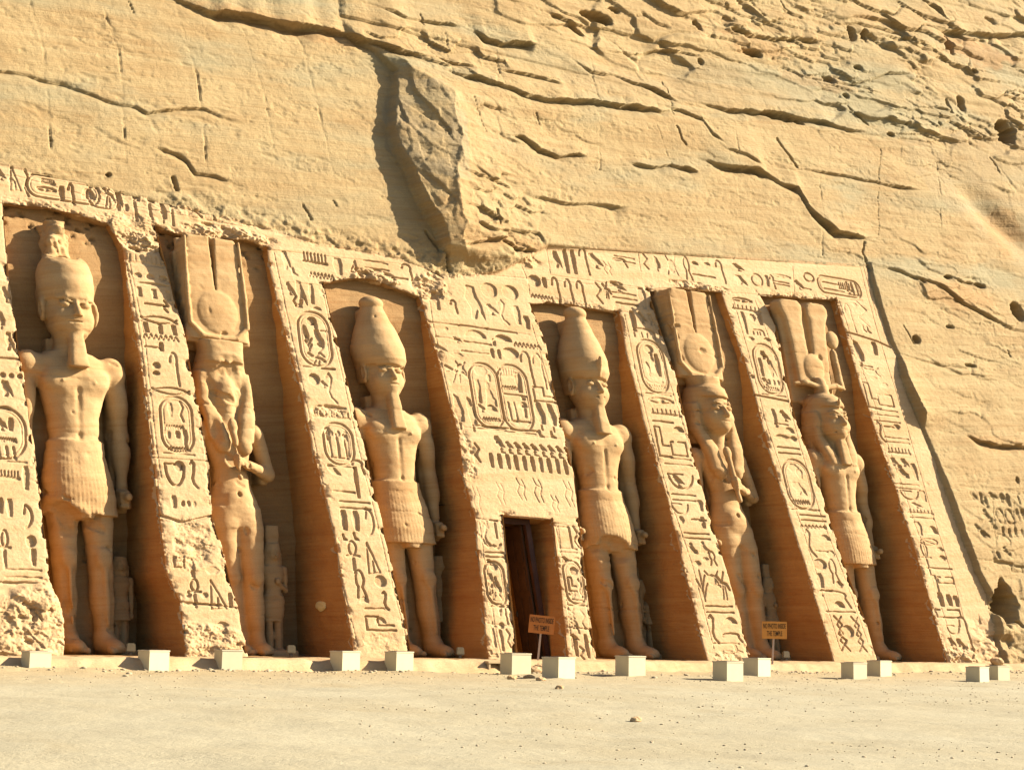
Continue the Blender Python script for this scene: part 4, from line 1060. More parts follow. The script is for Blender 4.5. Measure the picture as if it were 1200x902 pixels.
        for ax in range(3):
            o1, o2 = [(1, 2), (2, 0), (0, 1)][ax]
            sl0 = [slice(None)] * 3; sl1 = [slice(None)] * 3
            sl0[ax] = slice(0, -1); sl1[ax] = slice(1, None)
            a = S_[tuple(sl0)]; b = S_[tuple(sl1)]
            i = np.stack(np.nonzero(a != b), 1)
            ok = (i[:, o1] > 0) & (i[:, o2] > 0) & (i[:, o1] < n[o1] - 1) & (i[:, o2] < n[o2] - 1)
            i = i[ok]
            fl = a[i[:, 0], i[:, 1], i[:, 2]]
            def at(d1, d2):
                j = i.copy(); j[:, o1] -= d1; j[:, o2] -= d2
                return vid[j[:, 0], j[:, 1], j[:, 2]]
            q = np.stack([at(1, 1), at(0, 1), at(0, 0), at(1, 0)], 1)
            q[~fl] = q[~fl][:, ::-1]
            Q.append(q)
        Q = np.concatenate(Q); Q = Q[(Q >= 0).all(1)]
        return V, Q

def foot(c, x, y, ln=.66, tw=0.0, sgn=1):
    c.ell((x, y - .28, .16), (.27, ln, .22), .10)
    c.ell((x, y + .02, .30), (.24, .34, .30), .15)
    for i in range(5):
        tx = x + sgn * (-.18 + .09 * i); ty = y - .28 - ln * (.90 - .035 * i * i * .5)
        c.cone((tx, ty + .18, .10), (tx, ty, .085), .065 if i else .085, .055 if i else .075, .025)
def fist(c, x, y, z, sgn):
    c.ell((x, y, z), (.20, .25, .27), .05)
    for i in range(4):
        zz = z + .16 - .105 * i
        c.cone((x + sgn * .13, y - .06, zz), (x + sgn * .02, y - .27, zz - .01), .07, .062, .02)
        c.cone((x + sgn * .02, y - .27, zz - .01), (x - sgn * .12, y - .20, zz - .015), .062, .05, .02)
    c.cone((x - sgn * .12, y - .02, z + .20), (x - sgn * .07, y - .26, z + .12), .075, .055, .03)
    c.cone((x, y - .02, z + .05), (x, y - .42, z + .05), .10, .10, .02)

def face(c, cy, cz, s, broken=False):
    """cz: chin height, cy: depth of the head's centre, s: size"""
    def q(x, y, z): return (x * s, cy + y * s, cz + z * s)
    def r(*a): return tuple(v * s for v in a)
    c.ell(q(0, 0, .48), r(.50, .56, .66), .06 * s)
    c.ell(q(0, -.24, .25), r(.38, .34, .32), .16 * s)
    c.ell(q(0, -.40, .07), r(.17, .15, .12), .10 * s)
    for sg in (-1, 1):
        c.ell(q(sg * .25, -.34, .32), r(.18, .17, .17), .12 * s)
        c.ell(q(sg * .215, -.56, .57), r(.155, .10, .085), .06 * s, cut=True)
        c.ell(q(sg * .215, -.46, .565), r(.13, .09, .06), .015 * s)
        c.cone(q(sg * .08, -.555, .615), q(sg * .22, -.53, .635), .022 * s, .022 * s, .02 * s)
        c.cone(q(sg * .22, -.53, .635), q(sg * .37, -.43, .60), .022 * s, .018 * s, .02 * s)
        c.cone(q(sg * .07, -.53, .70), q(sg * .22, -.53, .73), .025 * s, .025 * s, .04 * s)
        c.cone(q(sg * .22, -.53, .73), q(sg * .38, -.42, .68), .025 * s, .018 * s, .04 * s)
        c.ell(q(sg * .55, -.02, .50), r(.085, .17, .25), .02 * s, rz=sg * .35)
        c.ell(q(sg * .61, -.06, .52), r(.06, .085, .14), .03 * s, cut=True)
        c.ell(q(sg * .57, -.04, .31), r(.05, .07, .07), .02 * s)
    if not broken:
        c.cone(q(0, -.53, .62), q(0, -.66, .39), .045 * s, .075 * s, .04 * s)
        for sg in (-1, 1): c.ell(q(sg * .07, -.60, .36), r(.05, .06, .04), .03 * s)
    c.ell(q(0, -.54, .255), r(.17, .07, .036), .02 * s)
    c.ell(q(0, -.52, .185), r(.14, .075, .038), .02 * s)
    c.cone(q(-.15, -.56, .222), q(.15, -.56, .222), .012 * s, .012 * s, .02 * s, cut=True)

def king_body(c, hs=1.0, chin=7.45, thin=1.0, torn=0.0, lamp=1.0):
    # back pillar and the rock left between and behind the limbs
    c.box((0, .85, 3.7), (.5, .6, 3.7), .05)
    c.box((0, .95, 5.2), (1.25, .45, 1.9), .15)
    # legs, the left one striding
    c.loft([(.15,-.42,.05,.21,.26),(.55,-.42,.05,.19,.24),(1.25,-.42,.08,.29,.34),(1.7,-.42,.05,.26,.31),(2.15,-.42,.0,.30,.34),(2.6,-.42,.0,.33,.36),(3.9,-.42,0,.46,.48)], .10, 2.4)
    c.loft([(.15,.42,-.32,.21,.26),(.55,.42,-.28,.19,.24),(1.25,.42,-.22,.29,.34),(1.7,.42,-.22,.27,.31),(2.15,.42,-.22,.30,.34),(2.6,.42,-.20,.34,.36),(3.9,.42,-.08,.46,.48)], .10, 2.4)
    c.box((.42, .35, 1.7), (.14, .75, 1.8), .08, .2)
    for sx, sy in ((-.42, 0.), (.42, -.22)):
        c.ell((sx, sy - .34, 2.2), (.20, .09, .22), .12)
        c.cone((sx, sy - .36, 1.9), (sx, sy - .34, .7), .05, .04, .12)
    foot(c, -.42, .02, .62, 0, -1); foot(c, .42, -.36, .62, 0, 1)
    # kilt
    c.loft([(3.18,0,-.10,.96*thin,.66),(3.6,0,-.10,.94*thin,.66),(4.2,0,-.05,.86*thin,.60),(4.8,0,0,.72*thin,.48)], .04, 2.4, ripple=(54, .007))
    c.loft([(3.05,.0,-.42,.26,.30),(4.0,0,-.42,.24,.26),(4.75,0,-.30,.14,.22)], .05, 3)
    c.loft([(4.66,0,-.02,.76*thin,.53),(4.92,0,-.0,.735*thin,.51)], .02, 2.2)
    # torso
    c.loft([(4.6,0,0,.68*thin,.45),(5.0,0,0,.63*thin,.42),(5.5,0,0,.68*thin,.46),(6.0,0,0,.84*thin,.52),(6.45,0,0,1.0*thin,.56),(6.8,0,.05,1.0*thin,.46),(7.02,0,.08,.62*thin,.36)], .10, 2.3)
    for sg in (-1, 1):
        c.ell((sg * .42 * thin, -.36, 6.32), (.42, .20, .27), .14)
        c.ell((sg * 1.10 * thin, .04, 6.66), (.38, .36, .36), .14)
        c.cone((sg * 1.17 * thin, .08, 6.55), (sg * 1.28 * thin, .12, 5.1), .30, .22, .10)
        c.ell((sg * 1.22 * thin, .02, 5.95), (.26, .27, .5), .12)
        c.cone((sg * 1.28 * thin, .12, 5.1), (sg * 1.20 * thin, -.02, 3.95), .22, .16, .10)
        c.ell((sg * 1.26 * thin, .05, 4.75), (.235, .24, .42), .10)
        fist(c, sg * 1.20 * thin, -.04, 3.62, sg)
        c.box((sg * 1.2 * thin, .75, 5.0), (.22, .62, 1.7), .1, .08)
        c.ell((sg * .42, -.57, 6.30), (.045, .04, .045), .03)
    c.cone((0, -.52, 6.1), (0, -.47, 5.05), .03, .03, .10, cut=True)
    c.ell((0, -.47, 5.02), (.07, .10, .09), .05, cut=True)
    c.loft([(6.85,0,.05,.42,.40),(7.2,0,.0,.36,.38),(7.7,0,.0,.38,.40)], .14)
    face(c, -.02, chin, hs)

def beard(c, chin, hs, ln=.85):
    c.loft([(chin + .06, 0, -.42 * hs, .14 * hs, .14), (chin - ln, 0, -.50 * hs, .22 * hs, .20)], .03, 4)
    c.box((0, -.25, chin - ln * .5), (.09, .2, ln * .5), .04, .05)
    for i in range(5):
        z = chin - .1 - ln * .17 * i
        c.box((0, -.68 * hs - .02 * i * .17, z), (.3, .03, .018), .01, .02, cut=True)

def uraeus(c, y, z, s=1.0):
    c.cone((0, y, z), (0, y - .08 * s, z + .28 * s), .05 * s, .085 * s, .03)
    c.cone((0, y - .08 * s, z + .28 * s), (0, y - .14 * s, z + .44 * s), .085 * s, .05 * s, .03)

def white_crown(c, base, hs, top):
    h = top - base
    c.loft([(base - .02, 0, .02, .60 * hs, .66 * hs), (base + .08 * h, 0, .03, .69 * hs, .74 * hs), (base + .26 * h, 0, .06, .71 * hs, .73 * hs), (base + .5 * h, 0, .08, .57 * hs, .58 * hs),
            (base + .68 * h, 0, .10, .43 * hs, .43 * hs), (base + .82 * h, 0, .1, .33 * hs, .33 * hs), (base + .87 * h, 0, .1, .29 * hs, .29 * hs)], .06)
    c.ell((0, .1, base + .92 * h), (.33 * hs, .33 * hs, .11 * h), .04)
    # the flaps in front of and behind the ears
    for sg in (-1, 1):
        c.loft([(base - .42 * hs, sg * .40 * hs, .30 * hs, .08 * hs, .20 * hs), (base + .1, sg * .48 * hs, .16, .12 * hs, .38 * hs)], .05)
    c.box((0, .85, base + h * .40), (.36, .55, h * .44), .1, .1)

def plumes(c, z0, z1, wt, wb, y=0.35, disc=True, split=.45, curl=False, th=.42):
    """tall two-feather headdress carved against the rear wall"""
    H = z1 - z0
    if not curl:
        c.loft([(z0, 0, y, wb, th), (z0 + H * .42, 0, y, wb, th), (z1, 0, y, wt, th)], .03, 7)
        c.loft([(z0 + H * split, 0, y - th, .01, .25), (z1 + .1, 0, y - th, .10, .34)], .015, 2, cut=True)
        for sg in (-1, 1):
            c.box((sg * (wt + .08), y - th, z1 + .06), (.22, .6, .16), .02, .05, cut=True, ry=sg * .6)
    else:
        for sg in (-1, 1):
            c.loft([(z0, sg * .42, y, .40, th), (z0 + H * .5, sg * .50, y, .40, th), (z0 + H * .78, sg * .58, y, .44, th), (z1 - .35, sg * .64, y, .58, th), (z1 - .12, sg * .64, y, .56, th), (z1, sg * .64, y, .40, th)], .03, 5)
    r = wb * .66 if not curl else .50
    zc = z0 + r + .16
    fy = y - th
    c.ell((0, fy + .02, zc), (r, .12, r), .02)
    if not curl:
        # horns that frame the disc
        for sg in (-1, 1):
            pts = [(sg * .06, z0 + .06), (sg * wb * .55, z0 + .10), (sg * wb * .92, z0 + .45), (sg * wb * .93, z0 + H * .42), (sg * (wt * .97), z1 - .08)]
            for i in range(4):
                c.cone((pts[i][0], fy - .01, pts[i][1]), (pts[i + 1][0], fy - .01, pts[i + 1][1]), .075, .07 if i < 3 else .04, .03)

def wig(c, chin, s, low=6.15, flare=0.0, y=0.0, broken=False):
    top = chin + 1.28 * s
    c.loft([(chin - .45, 0, .26, (.66 + flare) * s, .36 * s), (chin + .2 * s, 0, .24, (.72 + flare) * s, .40 * s), (chin + .8 * s, 0, .16, .68 * s, .50 * s), (chin + 1.12 * s, 0, .08, .56 * s, .54 * s), (top, 0, .08, .34 * s, .36 * s)], .10, 2.3)
    if not broken:
        face(c, -.10, chin, s * .98)
        c.loft([(chin + .86 * s, 0, -.02, .54 * s, .60 * s), (chin + .98 * s, 0, .0, .55 * s, .60 * s), (chin + 1.20 * s, 0, .04, .44 * s, .46 * s)], .04)
    else:
        c.ell((.05, -.80, chin + .50 * s), (.62, .52, .80), .12, cut=True)
        c.ell((0, -.22, chin + .25 * s), (.34, .26, .42), .14)
    for sg in (-1, 1):
        c.loft([(low, sg * .40, -.40, .23 * s, .20), (chin - .55, sg * .46 * s, -.30, .23 * s, .22), (chin, sg * .60 * s, -.02, .17 * s, .26), (chin + .7 * s, sg * .60 * s, .10, .13 * s, .34)], .07, 2.6)
        for i in range(7):
            z = low + .12 + .16 * i
            c.box((sg * .42 * s, -.62, z), (.3, .035, .014), .008, .02, cut=True)

def queen_body(c, chin=7.4, s=1.18, arm=True, broken=False):
    c.box((0, .85, 3.7), (.5, .6, 3.7), .05)
    c.box((0, .95, 5.0), (.95, .45, 1.9), .15)
    for sg, yy in ((-1, 0.), (1, -.30)):
        c.loft([(.2, sg*.28, .08+yy, .24, .30),(.6, sg*.28,.08+yy,.22,.28),(1.3, sg*.29,.08+yy*.9,.30,.36),(1.8, sg*.30,.04+yy*.8,.30,.33),(2.2, sg*.31,.0+yy*.8,.33,.36),(2.8, sg*.33,0+yy*.7,.38,.40),(3.6, sg*.36,0+yy*.4,.47,.46),(4.2, sg*.32,0,.44,.46)], .09)
        foot(c, sg * .28, yy + .05, .52, 0, sg)
        c.ell((sg * .31, yy * .8 - .32, 2.25), (.2, .09, .2), .1)
    c.box((0, .30, 1.9), (.30, .5, 1.9), .1, .1)
    c.loft([(3.7,0,0,.80,.46),(4.1,0,0,.84,.50),(4.5,0,0,.74,.46),(5.0,0,0,.56,.38),(5.35,0,0,.52,.36),(5.8,0,0,.64,.42),(6.3,0,.02,.82,.44),(6.65,0,.05,.84,.38),(6.85,0,.08,.5,.3)], .16, 2.2)
    c.ell((0, -.42, 4.45), (.34, .12, .3), .2)
    c.ell((0, -.50, 4.62), (.07, .12, .08), .05, cut=True)
    for sg in (-1, 1):
        c.ell((sg * .34, -.38, 6.05), (.27, .24, .27), .06)
        c.ell((sg * .92, .05, 6.52), (.27, .28, .28), .12)
    c.cone((-.98, .08, 6.45), (-1.08, .12, 5.0), .25, .20, .08)
    c.cone((-1.08, .12, 5.0), (-1.0, 0, 3.9), .20, .15, .08)
    fist(c, -.98, -.02, 3.65, -1)
    c.box((-1.0, .75, 5.0), (.16, .6, 1.6), .1, .08)
    # the bent arm across the chest
    c.cone((.98, .05, 6.45), (1.22, -.05, 5.32), .26, .22, .08)
    c.cone((1.22, -.05, 5.32), (.20, -.62, 5.52), .21, .14, .06)
    c.box((1.12, .6, 5.7), (.14, .6, .7), .1, .08)
    hx, hy, hz = .05, -.66, 5.60
    c.ell((hx, hy, hz), (.20, .14, .17), .04)
    for i in range(4):
        zz = hz + .13 - .085 * i
        c.cone((hx + .08, hy - .08, zz), (hx - .10, hy - .15, zz), .052, .048, .015)
        c.cone((hx - .10, hy - .15, zz), (hx - .19, hy - .04, zz - .01), .048, .042, .015)
    c.cone((hx + .04, hy - .08, hz + .16), (hx - .08, hy - .14, hz + .22), .06, .045, .02)
    # sistrum held upright
    c.cone((-.04, -.78, 5.1), (-.06, -.62, 6.5), .08, .10, .03)
    c.ell((-.06, -.60, 6.62), (.16, .12, .22), .04)
    c.loft([(6.55,0,.05,.32,.34),(7.0,0,.0,.30,.32),(7.5,0,.0,.34,.36)], .12)

def place(name, V, Q, base_px, head_px, chin, label, cat, group, y0=2.65, k=.055, smooth_=True, squash=1.0, mat=None):
    """stand the figure: its axis foot and its chin are where their sight lines meet the body plane"""
    x0, z0 = U(base_px[0], base_px[1], y0, k); x1, z1 = U(head_px[0], head_px[1], y0, k)
    z0 = max(z0, -.05) * 0 + 0.0
    sc = (z1 - z0) / chin
    W = V.copy()
    lean = (x1 - x0) / (z1 - z0)
    Z_ = V[:, 2] * sc; Xo = V[:, 0] * sc * squash + Z_ * lean * 1.0; Yo = V[:, 1] * sc + k * Z_
    W = np.stack([Xo, Yo, Z_], 1)
    o = mesh_np(name, W, Q, mat or M_STAT, smooth_)
    o.location = (x0, y0, z0)
    tag(o, label, cat, group)
    print('placed', name, 'scale %.3f lean %.3f' % (sc, lean))
    return o, sc

VH = 0.036
GR = 'colossal statues standing in the niches'
def statue1():
    c = Clay((-1.9, -1.9, -.05), (1.9, 1.5, 10.3), VH)
    king_body(c, 1.20, 7.42)
    beard(c, 7.42, 1.2, .80)
    b = 8.42
    c.loft([(b - .15, 0, .02, .66, .74), (b + .12, 0, .03, .72, .78), (b + .50, 0, .06, .72, .74), (b + .80, 0, .08, .62, .62), (b + .98, 0, .1, .45, .45)], .12)
    for sg in (-1, 1): c.loft([(b - .50, sg * .50, .36, .10, .24), (b + .1, sg * .56, .18, .14, .44)], .06)
    c.loft([(b + .8, 0, .35, .50, .40), (b + 1.4, -.06, .45, .34, .38), (b + 1.95, -.02, .55, .30, .36)], .08, 3)
    c.box((0, .95, b + .6), (.45, .5, 1.2), .1, .1)
    c.weather(.028, 1.)
    c.rough((0, 0, b + 1.5), (1.2, 1.2, 1.0), .28, 4.)
    c.ell((-.62, -.62, 3.12), (.42, .34, .30), .06, cut=True)
    c.rough((-.42, -.4, 3.1), (.9, .7, .5), .14, 6.)
    return c
def statue3():
    c = Clay((-1.9, -1.9, -.05), (1.9, 1.5, 10.5), VH)
    king_body(c, 1.10, 7.45)
    beard(c, 7.45, 1.1, 1.05)
    white_crown(c, 8.25, 1.14, 10.25)
    c.weather(.020, 11.)
    return c
def statue4():
    c = Clay((-1.9, -1.9, -.05), (1.9, 1.5, 10.7), VH)
    king_body(c, 1.12, 7.45)
    beard(c, 7.45, 1.1, .85)
    white_crown(c, 8.28, 1.10, 10.45)
    uraeus(c, -.72, 8.35, 1.1)
    c.ell((-.30, -.72, 3.18), (.55, .30, .36), .05, cut=True)
    c.rough((-.2, -.5, 3.2), (.9, .7, .5), .14, 8.)
    c.weather(.022, 21.)
    return c
def statue6():
    c = Clay((-1.9, -1.9, -.05), (1.9, 1.5, 12.9), VH)
    king_body(c, 1.15, 7.45, .95)
    wig(c, 7.45, 1.15, 6.5, .10)
    beard(c, 7.45, 1.1, .95)
    # ram horns under the feathers
    for sg in (-1, 1):
        c.cone((sg * .05, -.05, 9.15), (sg * .75, 0, 9.28), .09, .10, .04)
        c.cone((sg * .75, 0, 9.28), (sg * 1.25, .05, 9.22), .10, .05, .04)
    c.cone((1.22, .25, 9.3), (1.18, .3, 10.5), .16, .12, .04)
    c.ell((1.22, .3, 10.95), (.30, .16, .32), .03)
    c.cone((0, 0, 8.7), (0, .05, 9.3), .30, .22, .06)
    plumes(c, 9.2, 12.15, .9, .9, .50, curl=True, th=.30)
    c.box((0, .80, 10.3), (1.1, .35, 1.7), .1, .1)
    uraeus(c, -.66, 8.42, .7)
    c.weather(.020, 31.)
    return c
def statue5():
    c = Clay((-1.9, -1.9, -.05), (1.9, 1.5, 12.6), VH)
    queen_body(c)
    wig(c, 7.4, 1.22, 6.05)
    c.loft([(8.75, 0, .06, .55, .50), (9.18, 0, .08, .62, .50)], .03, 2.4)
    c.box((0, .55, 9.4), (1.0, .45, .3), .05, .05)
    plumes(c, 9.15, 12.05, .92, 1.0, .42, th=.44)
    c.box((0, .85, 10.4), (.95, .4, 1.5), .1, .05)
    c.weather(.018, 41.)
    return c
def statue2():
    c = Clay((-1.9, -1.9, -.05), (1.9, 1.5, 12.7), VH)
    queen_body(c)
    wig(c, 7.4, 1.20, 6.15, broken=True)
    c.ell((-.62, -.62, 6.45), (.26, .26, .40), .12, cut=True)
    c.loft([(8.5, 0, -.0, .66, .52), (8.9, 0, .0, .66, .54), (9.15, 0, .02, .68, .56)], .08, 4)
    c.box((0, .45, 9.35), (1.05, .5, .25), .05, .05)
    plumes(c, 9.2, 12.3, .92, 1.02, .30, th=.46)
    c.box((0, .85, 10.4), (1.0, .4, 1.5), .1, .05)
    c.weather(.024, 51.)
    c.rough((0, -.5, 8.0), (.9, .8, .8), .09, 52.)
    c.rough((-.4, -.6, 6.4), (.7, .6, 1.0), .06, 53.)
    c.rough((.2, -.6, 5.4), (1.2, .6, .4), .06, 54.)
    return c

FIG = {
 1: (statue1, (100, 770), (80, 395), 7.42, 'colossal statue of a king with broken crown stub and square beard, in the leftmost niche'),
 2: (statue2, (289, 770), (262, 470), 7.4, 'colossal statue of a queen with smashed face and bent arm, second niche from the left'),
 3: (statue3, (489, 770), (450, 462), 7.45, 'colossal king statue with complete tall crown and long beard, left of the door block'),
 4: (statue4, (728, 774), (690, 477), 7.45, 'colossal king statue with tall cracked crown and torn kilt, just right of the doorway'),
 5: (statue5, (882, 778), (835, 505), 7.4, 'colossal statue of a queen with intact wig, arm across chest and tall plume headdress'),
 6: (statue6, (1014, 778), (972, 513), 7.45, 'colossal king statue with striped headcloth and two round topped feathers, in the rightmost niche'),
}
STAT = {}
for k, (fn, b, h, ch, lab) in FIG.items():
    V, Q = fn().surface()
    STAT[k] = place('colossal_statue', V, Q, b, h, ch, lab, 'statue', GR, y0=2.65, squash={1: .92, 6: .95}.get(k, .97))

# the small family figures at knee height
def small_figure(kind):
    c = Clay((-.8, -.75, -.05), (.8, .6, 4.4), .03)
    c.box((0, .42, 1.6), (.42, .3, 1.7), .05)
    c.box((0, 0, .08), (.6, .6, .12), .04)
    for sg in (-1, 1):
        c.loft([(.1, sg*.15, 0, .12, .15),(.6, sg*.15,0,.14,.17),(1.0,sg*.15,0,.13,.15),(1.5,sg*.17,0,.2,.2),(1.9,sg*.15,0,.2,.2)], .06)
        c.ell((sg * .15, -.2, .16), (.12, .26, .1), .04)
        c.cone((sg * .42, .05, 2.75), (sg * .46, .05, 2.1), .12, .09, .04)
    c.loft([(1.7,0,0,.36,.22),(2.1,0,0,.26,.18),(2.6,0,0,.38,.22),(2.85,0,.02,.34,.18)], .08, 2.2)
    if kind == 0:
        c.cone((.46, .05, 2.1), (.05, -.26, 2.35), .09, .07, .04); c.cone((-.46, .05, 2.1), (-.44, -.02, 1.5), .09, .07, .04)
        c.ell((.05, -.28, 2.38), (.09, .07, .09), .03)
        c.loft([(1.1,0,.02,.34,.22),(1.8,0,.0,.38,.24)], .06)
    else:
        for sg in (-1, 1): c.cone((sg * .46, .05, 2.1), (sg * .44, -.02, 1.5), .09, .07, .04)
        c.loft([(1.25,0,-.02,.38,.28),(2.0,0,0,.28,.2)], .03, 3)
        for sg in (-1, 1): c.ell((sg * .44, -.03, 1.42), (.09, .11, .12), .03)
    c.cone((0, .02, 2.8), (0, 0, 3.05), .14, .14, .06)
    c.ell((0, -.02, 3.25), (.21, .24, .28), .04)
    c.loft([(2.75,0,.08,.30,.2),(3.3,0,.06,.32,.24),(3.58,0,.04,.24,.22)], .05)
    c.ell((0, -.3, 3.22), (.16, .15, .2), .03, cut=True)
    c.ell((0, -.06, 3.22), (.17, .2, .23), .03)
    c.cone((0, -.24, 3.26), (0, -.29, 3.18), .025, .035, .02)
    for sg in (-1, 1): c.ell((sg * .08, -.245, 3.29), (.045, .03, .025), .02, cut=True)
    c.ell((0, -.25, 3.10), (.07, .03, .02), .01)
    if kind == 0: c.loft([(3.5,0,.08,.20,.18),(3.75,0,.10,.26,.16),(4.15,0,.1,.22,.14)], .03, 4)
    c.weather(.02, 60. + kind)
    return c.surface()
SF = [small_figure(0), small_figure(1)]
small = [
 (1, (140, 765), (136, 668), 2.75, 'dim small prince figure carved beside the leftmost king statue, deep in shadow'),
 (0, (321, 767), (320, 655), 2.6, 'small carved princess figure with tall headdress beside the broken faced queen statue'),
 (1, (520, 769), (512, 668), 2.9, 'small shadowed prince figure beside the king with the complete crown'),
 (1, (768, 772), (758, 672), 2.9, 'small dark prince figure in deep shade right of the doorway, at the torn kilted king'),
 (0, (909, 776), (903, 690), 2.6, 'small worn figure behind the orange board, beside the intact queen statue'),
]
GS = 'small family figures at the knees of the colossi'
fmesh = {}
for kind, b, h, y0, lab in small:
    V, Q = SF[kind]
    x0, z0 = U(b[0], b[1], y0, .12); x1, z1 = U(h[0], h[1], y0, .12)
    sc = z1 / 3.05
    if kind not in fmesh:
        o = mesh_np('small_figure', np.stack([V[:, 0] + 0 * V[:, 2], V[:, 1] + .12 * V[:, 2], V[:, 2]], 1), Q, M_STAT, True); fmesh[kind] = o.data
    else:
        o = bpy.data.objects.new('small_figure', fmesh[kind]); SC.collection.objects.link(o)
    o.location = (x0, y0, -.02); o.scale = (sc, sc, sc)
    tag(o, lab, 'statue', GS)
# ---------------------------------------------------------------- ground
gx = np.concatenate([[-600, -300, -150, -80, -50], np.arange(-35, 55, .22), [70, 100, 180, 320, 620]])
gy = np.concatenate([[-700, -350, -180, -100, -70], np.arange(-52, -1.0, .18), [-.9, 0.5, 3.0]])
GX, GY = np.meshgrid(gx, gy, indexing='ij')
def gz(x, y):
    x = np.asarray(x, float); y = np.asarray(y, float)
    near = smooth((y + 60) / 20) * smooth((x + 45) / 10) * smooth((65 - x) / 10)
    base = np.where(y < -1.6, -0.34 + 0.016 * np.maximum(y + 1.6, -60), -0.34)
    h = .10 * fbm(x * .12, y * .25, 3, .5, 3.) + .034 * fbm(x * .9, y * .9, 4, .65, 5.) + .02 * np.abs(fbm(x * .5, y * 1.1, 3, .5, 15.)) 
    h += .05 * smooth((fbm(x * .35, y * .6, 3, .5, 9.) - .1) * 5) * fbm(x * 2.2, y * 2.2, 3, .6, 8.) * smooth((y + 14) / 8)
    # drifted rubble against the terrace
    h += .10 * np.exp(-((y + 1.5) / .7) ** 2) * np.clip(fbm(x * .5, y * .2, 3, .5, 13.) + .15, 0, 1)
    return base + h * near
ground = mesh_np('ground', np.stack([GX, GY, gz(GX, GY)], -1).reshape(-1, 3), grid_quads(len(gx), len(gy)), M_SAND, True)
tag(ground, kind='structure')

# low rock terrace in front of the facade
tx = np.arange(-26, 44, .10)
prof = [(0.40, -.012), (-.2, -.012), (-.7, -.015), (-1.0, -.02), (-1.12, -.05), (-1.20, -.12), (-1.32, -.24), (-1.5, -.37), (-1.62, -.55)]
TX, TI = np.meshgrid(tx, np.arange(len(prof)), indexing='ij')
PY = np.array([p[0] for p in prof])[TI]; PZ = np.array([p[1] for p in prof])[TI]
wob = .22 * fbm(TX * .35, TX * .05, 4, .6, 4.) + .07 * fbm(TX * 2.5, PY * 3, 3, .6, 5.)
PY = PY + wob * (PY < -.5); PZ = PZ + .035 * fbm(TX * 1.7, PY * 2.3, 4, .6, 7.) - .10 * (PY < -.6) * np.clip(fbm(TX * .8, TX * .1, 3, .6, 17.) , 0, 1)
terr = mesh_np('terrace', np.stack([TX, PY, PZ], -1).reshape(-1, 3), grid_quads(len(tx), len(prof), True), M_FACE, True)
tag(terr, kind='structure')

# loose gravel
rg = np.random.RandomState(5)
def pebble_geo(n, xr, yr, smin, smax, seed):
    rg = np.random.RandomState(seed)
    ico = np.array([(0,0,1),(.89,0,.45),(.28,.85,.45),(-.72,.53,.45),(-.72,-.53,.45),(.28,-.85,.45),(.72,.53,-.45),(-.28,.85,-.45),(-.89,0,-.45),(-.28,-.85,-.45),(.72,-.53,-.45),(0,0,-1)])
    tri = np.array([(0,1,2),(0,2,3),(0,3,4),(0,4,5),(0,5,1),(1,6,2),(2,7,3),(3,8,4),(4,9,5),(5,10,1),(6,7,2),(7,8,3),(8,9,4),(9,10,5),(10,6,1),(11,7,6),(11,8,7),(11,9,8),(11,10,9),(11,6,10)])
    x = rg.uniform(*xr, n); y = rg.uniform(*yr, n)
    keep = fbm(x * .25, y * .4, 3, .5, 2.) + rg.uniform(-.3, .3, n) > -.12
    x, y = x[keep], y[keep]; n = len(x)
    s = smin + (smax - smin) * rg.rand(n) ** 4
    z = gz(x, y)
    V = ico[None] * (1 + .3 * (rg.rand(n, 12, 1) - .5)) * s[:, None, None] * np.stack([rg.uniform(.7, 1.5, n), rg.uniform(.7, 1.5, n), rg.uniform(.4, .8, n)], 1)[:, None]
    a = rg.rand(n) * 6.28
    V = np.stack([V[..., 0] * np.cos(a)[:, None] - V[..., 1] * np.sin(a)[:, None], V[..., 0] * np.sin(a)[:, None] + V[..., 1] * np.cos(a)[:, None], V[..., 2]], -1)
    V += np.stack([x, y, z + s * .15], 1)[:, None]
    T = tri[None] + (np.arange(n) * 12)[:, None, None]
    return V.reshape(-1, 3), T.reshape(-1, 3)
M_PEB = flat_mat('gravel_stone', (0.36, 0.29, 0.19), .9, .45, 1.7)
V1, T1 = pebble_geo(14000, (-14, 42), (-34, -2), .006, .026, 3)
V3, T3 = pebble_geo(1500, (-14, 32), (-2.6, -1.45), .012, .07, 6)
V2, T2 = pebble_geo(500, (-14, 42), (-7, -1.6), .015, .075, 4)
gravel = mesh_np('gravel', np.concatenate([V1, V2, V3]), None, M_PEB, False, None, np.concatenate([T1, T2 + len(V1), T3 + len(V1) + len(V2)]))
tag(gravel, kind='stuff')

def rock_mesh(name, r, seed, mat=M_FACE, n=3):
    me = bpy.data.meshes.new(name); import bmesh
    bm = bmesh.new(); bmesh.ops.create_icosphere(bm, subdivisions=n, radius=1)
    co = np.array([v.co[:] for v in bm.verts]); 
    f = 1 + .55 * fbm3(co[:, 0] * 1.3 + seed, co[:, 1] * 1.3, co[:, 2] * 1.3, 3, seed)
    co = co * f[:, None] * np.array(r)
    co = np.sign(co) * np.abs(co)
    for v, c in zip(bm.verts, co): v.co = c
    bm.to_mesh(me); bm.free(); me.materials.append(mat)
    o = bpy.data.objects.new(name, me); SC.collection.objects.link(o); return o

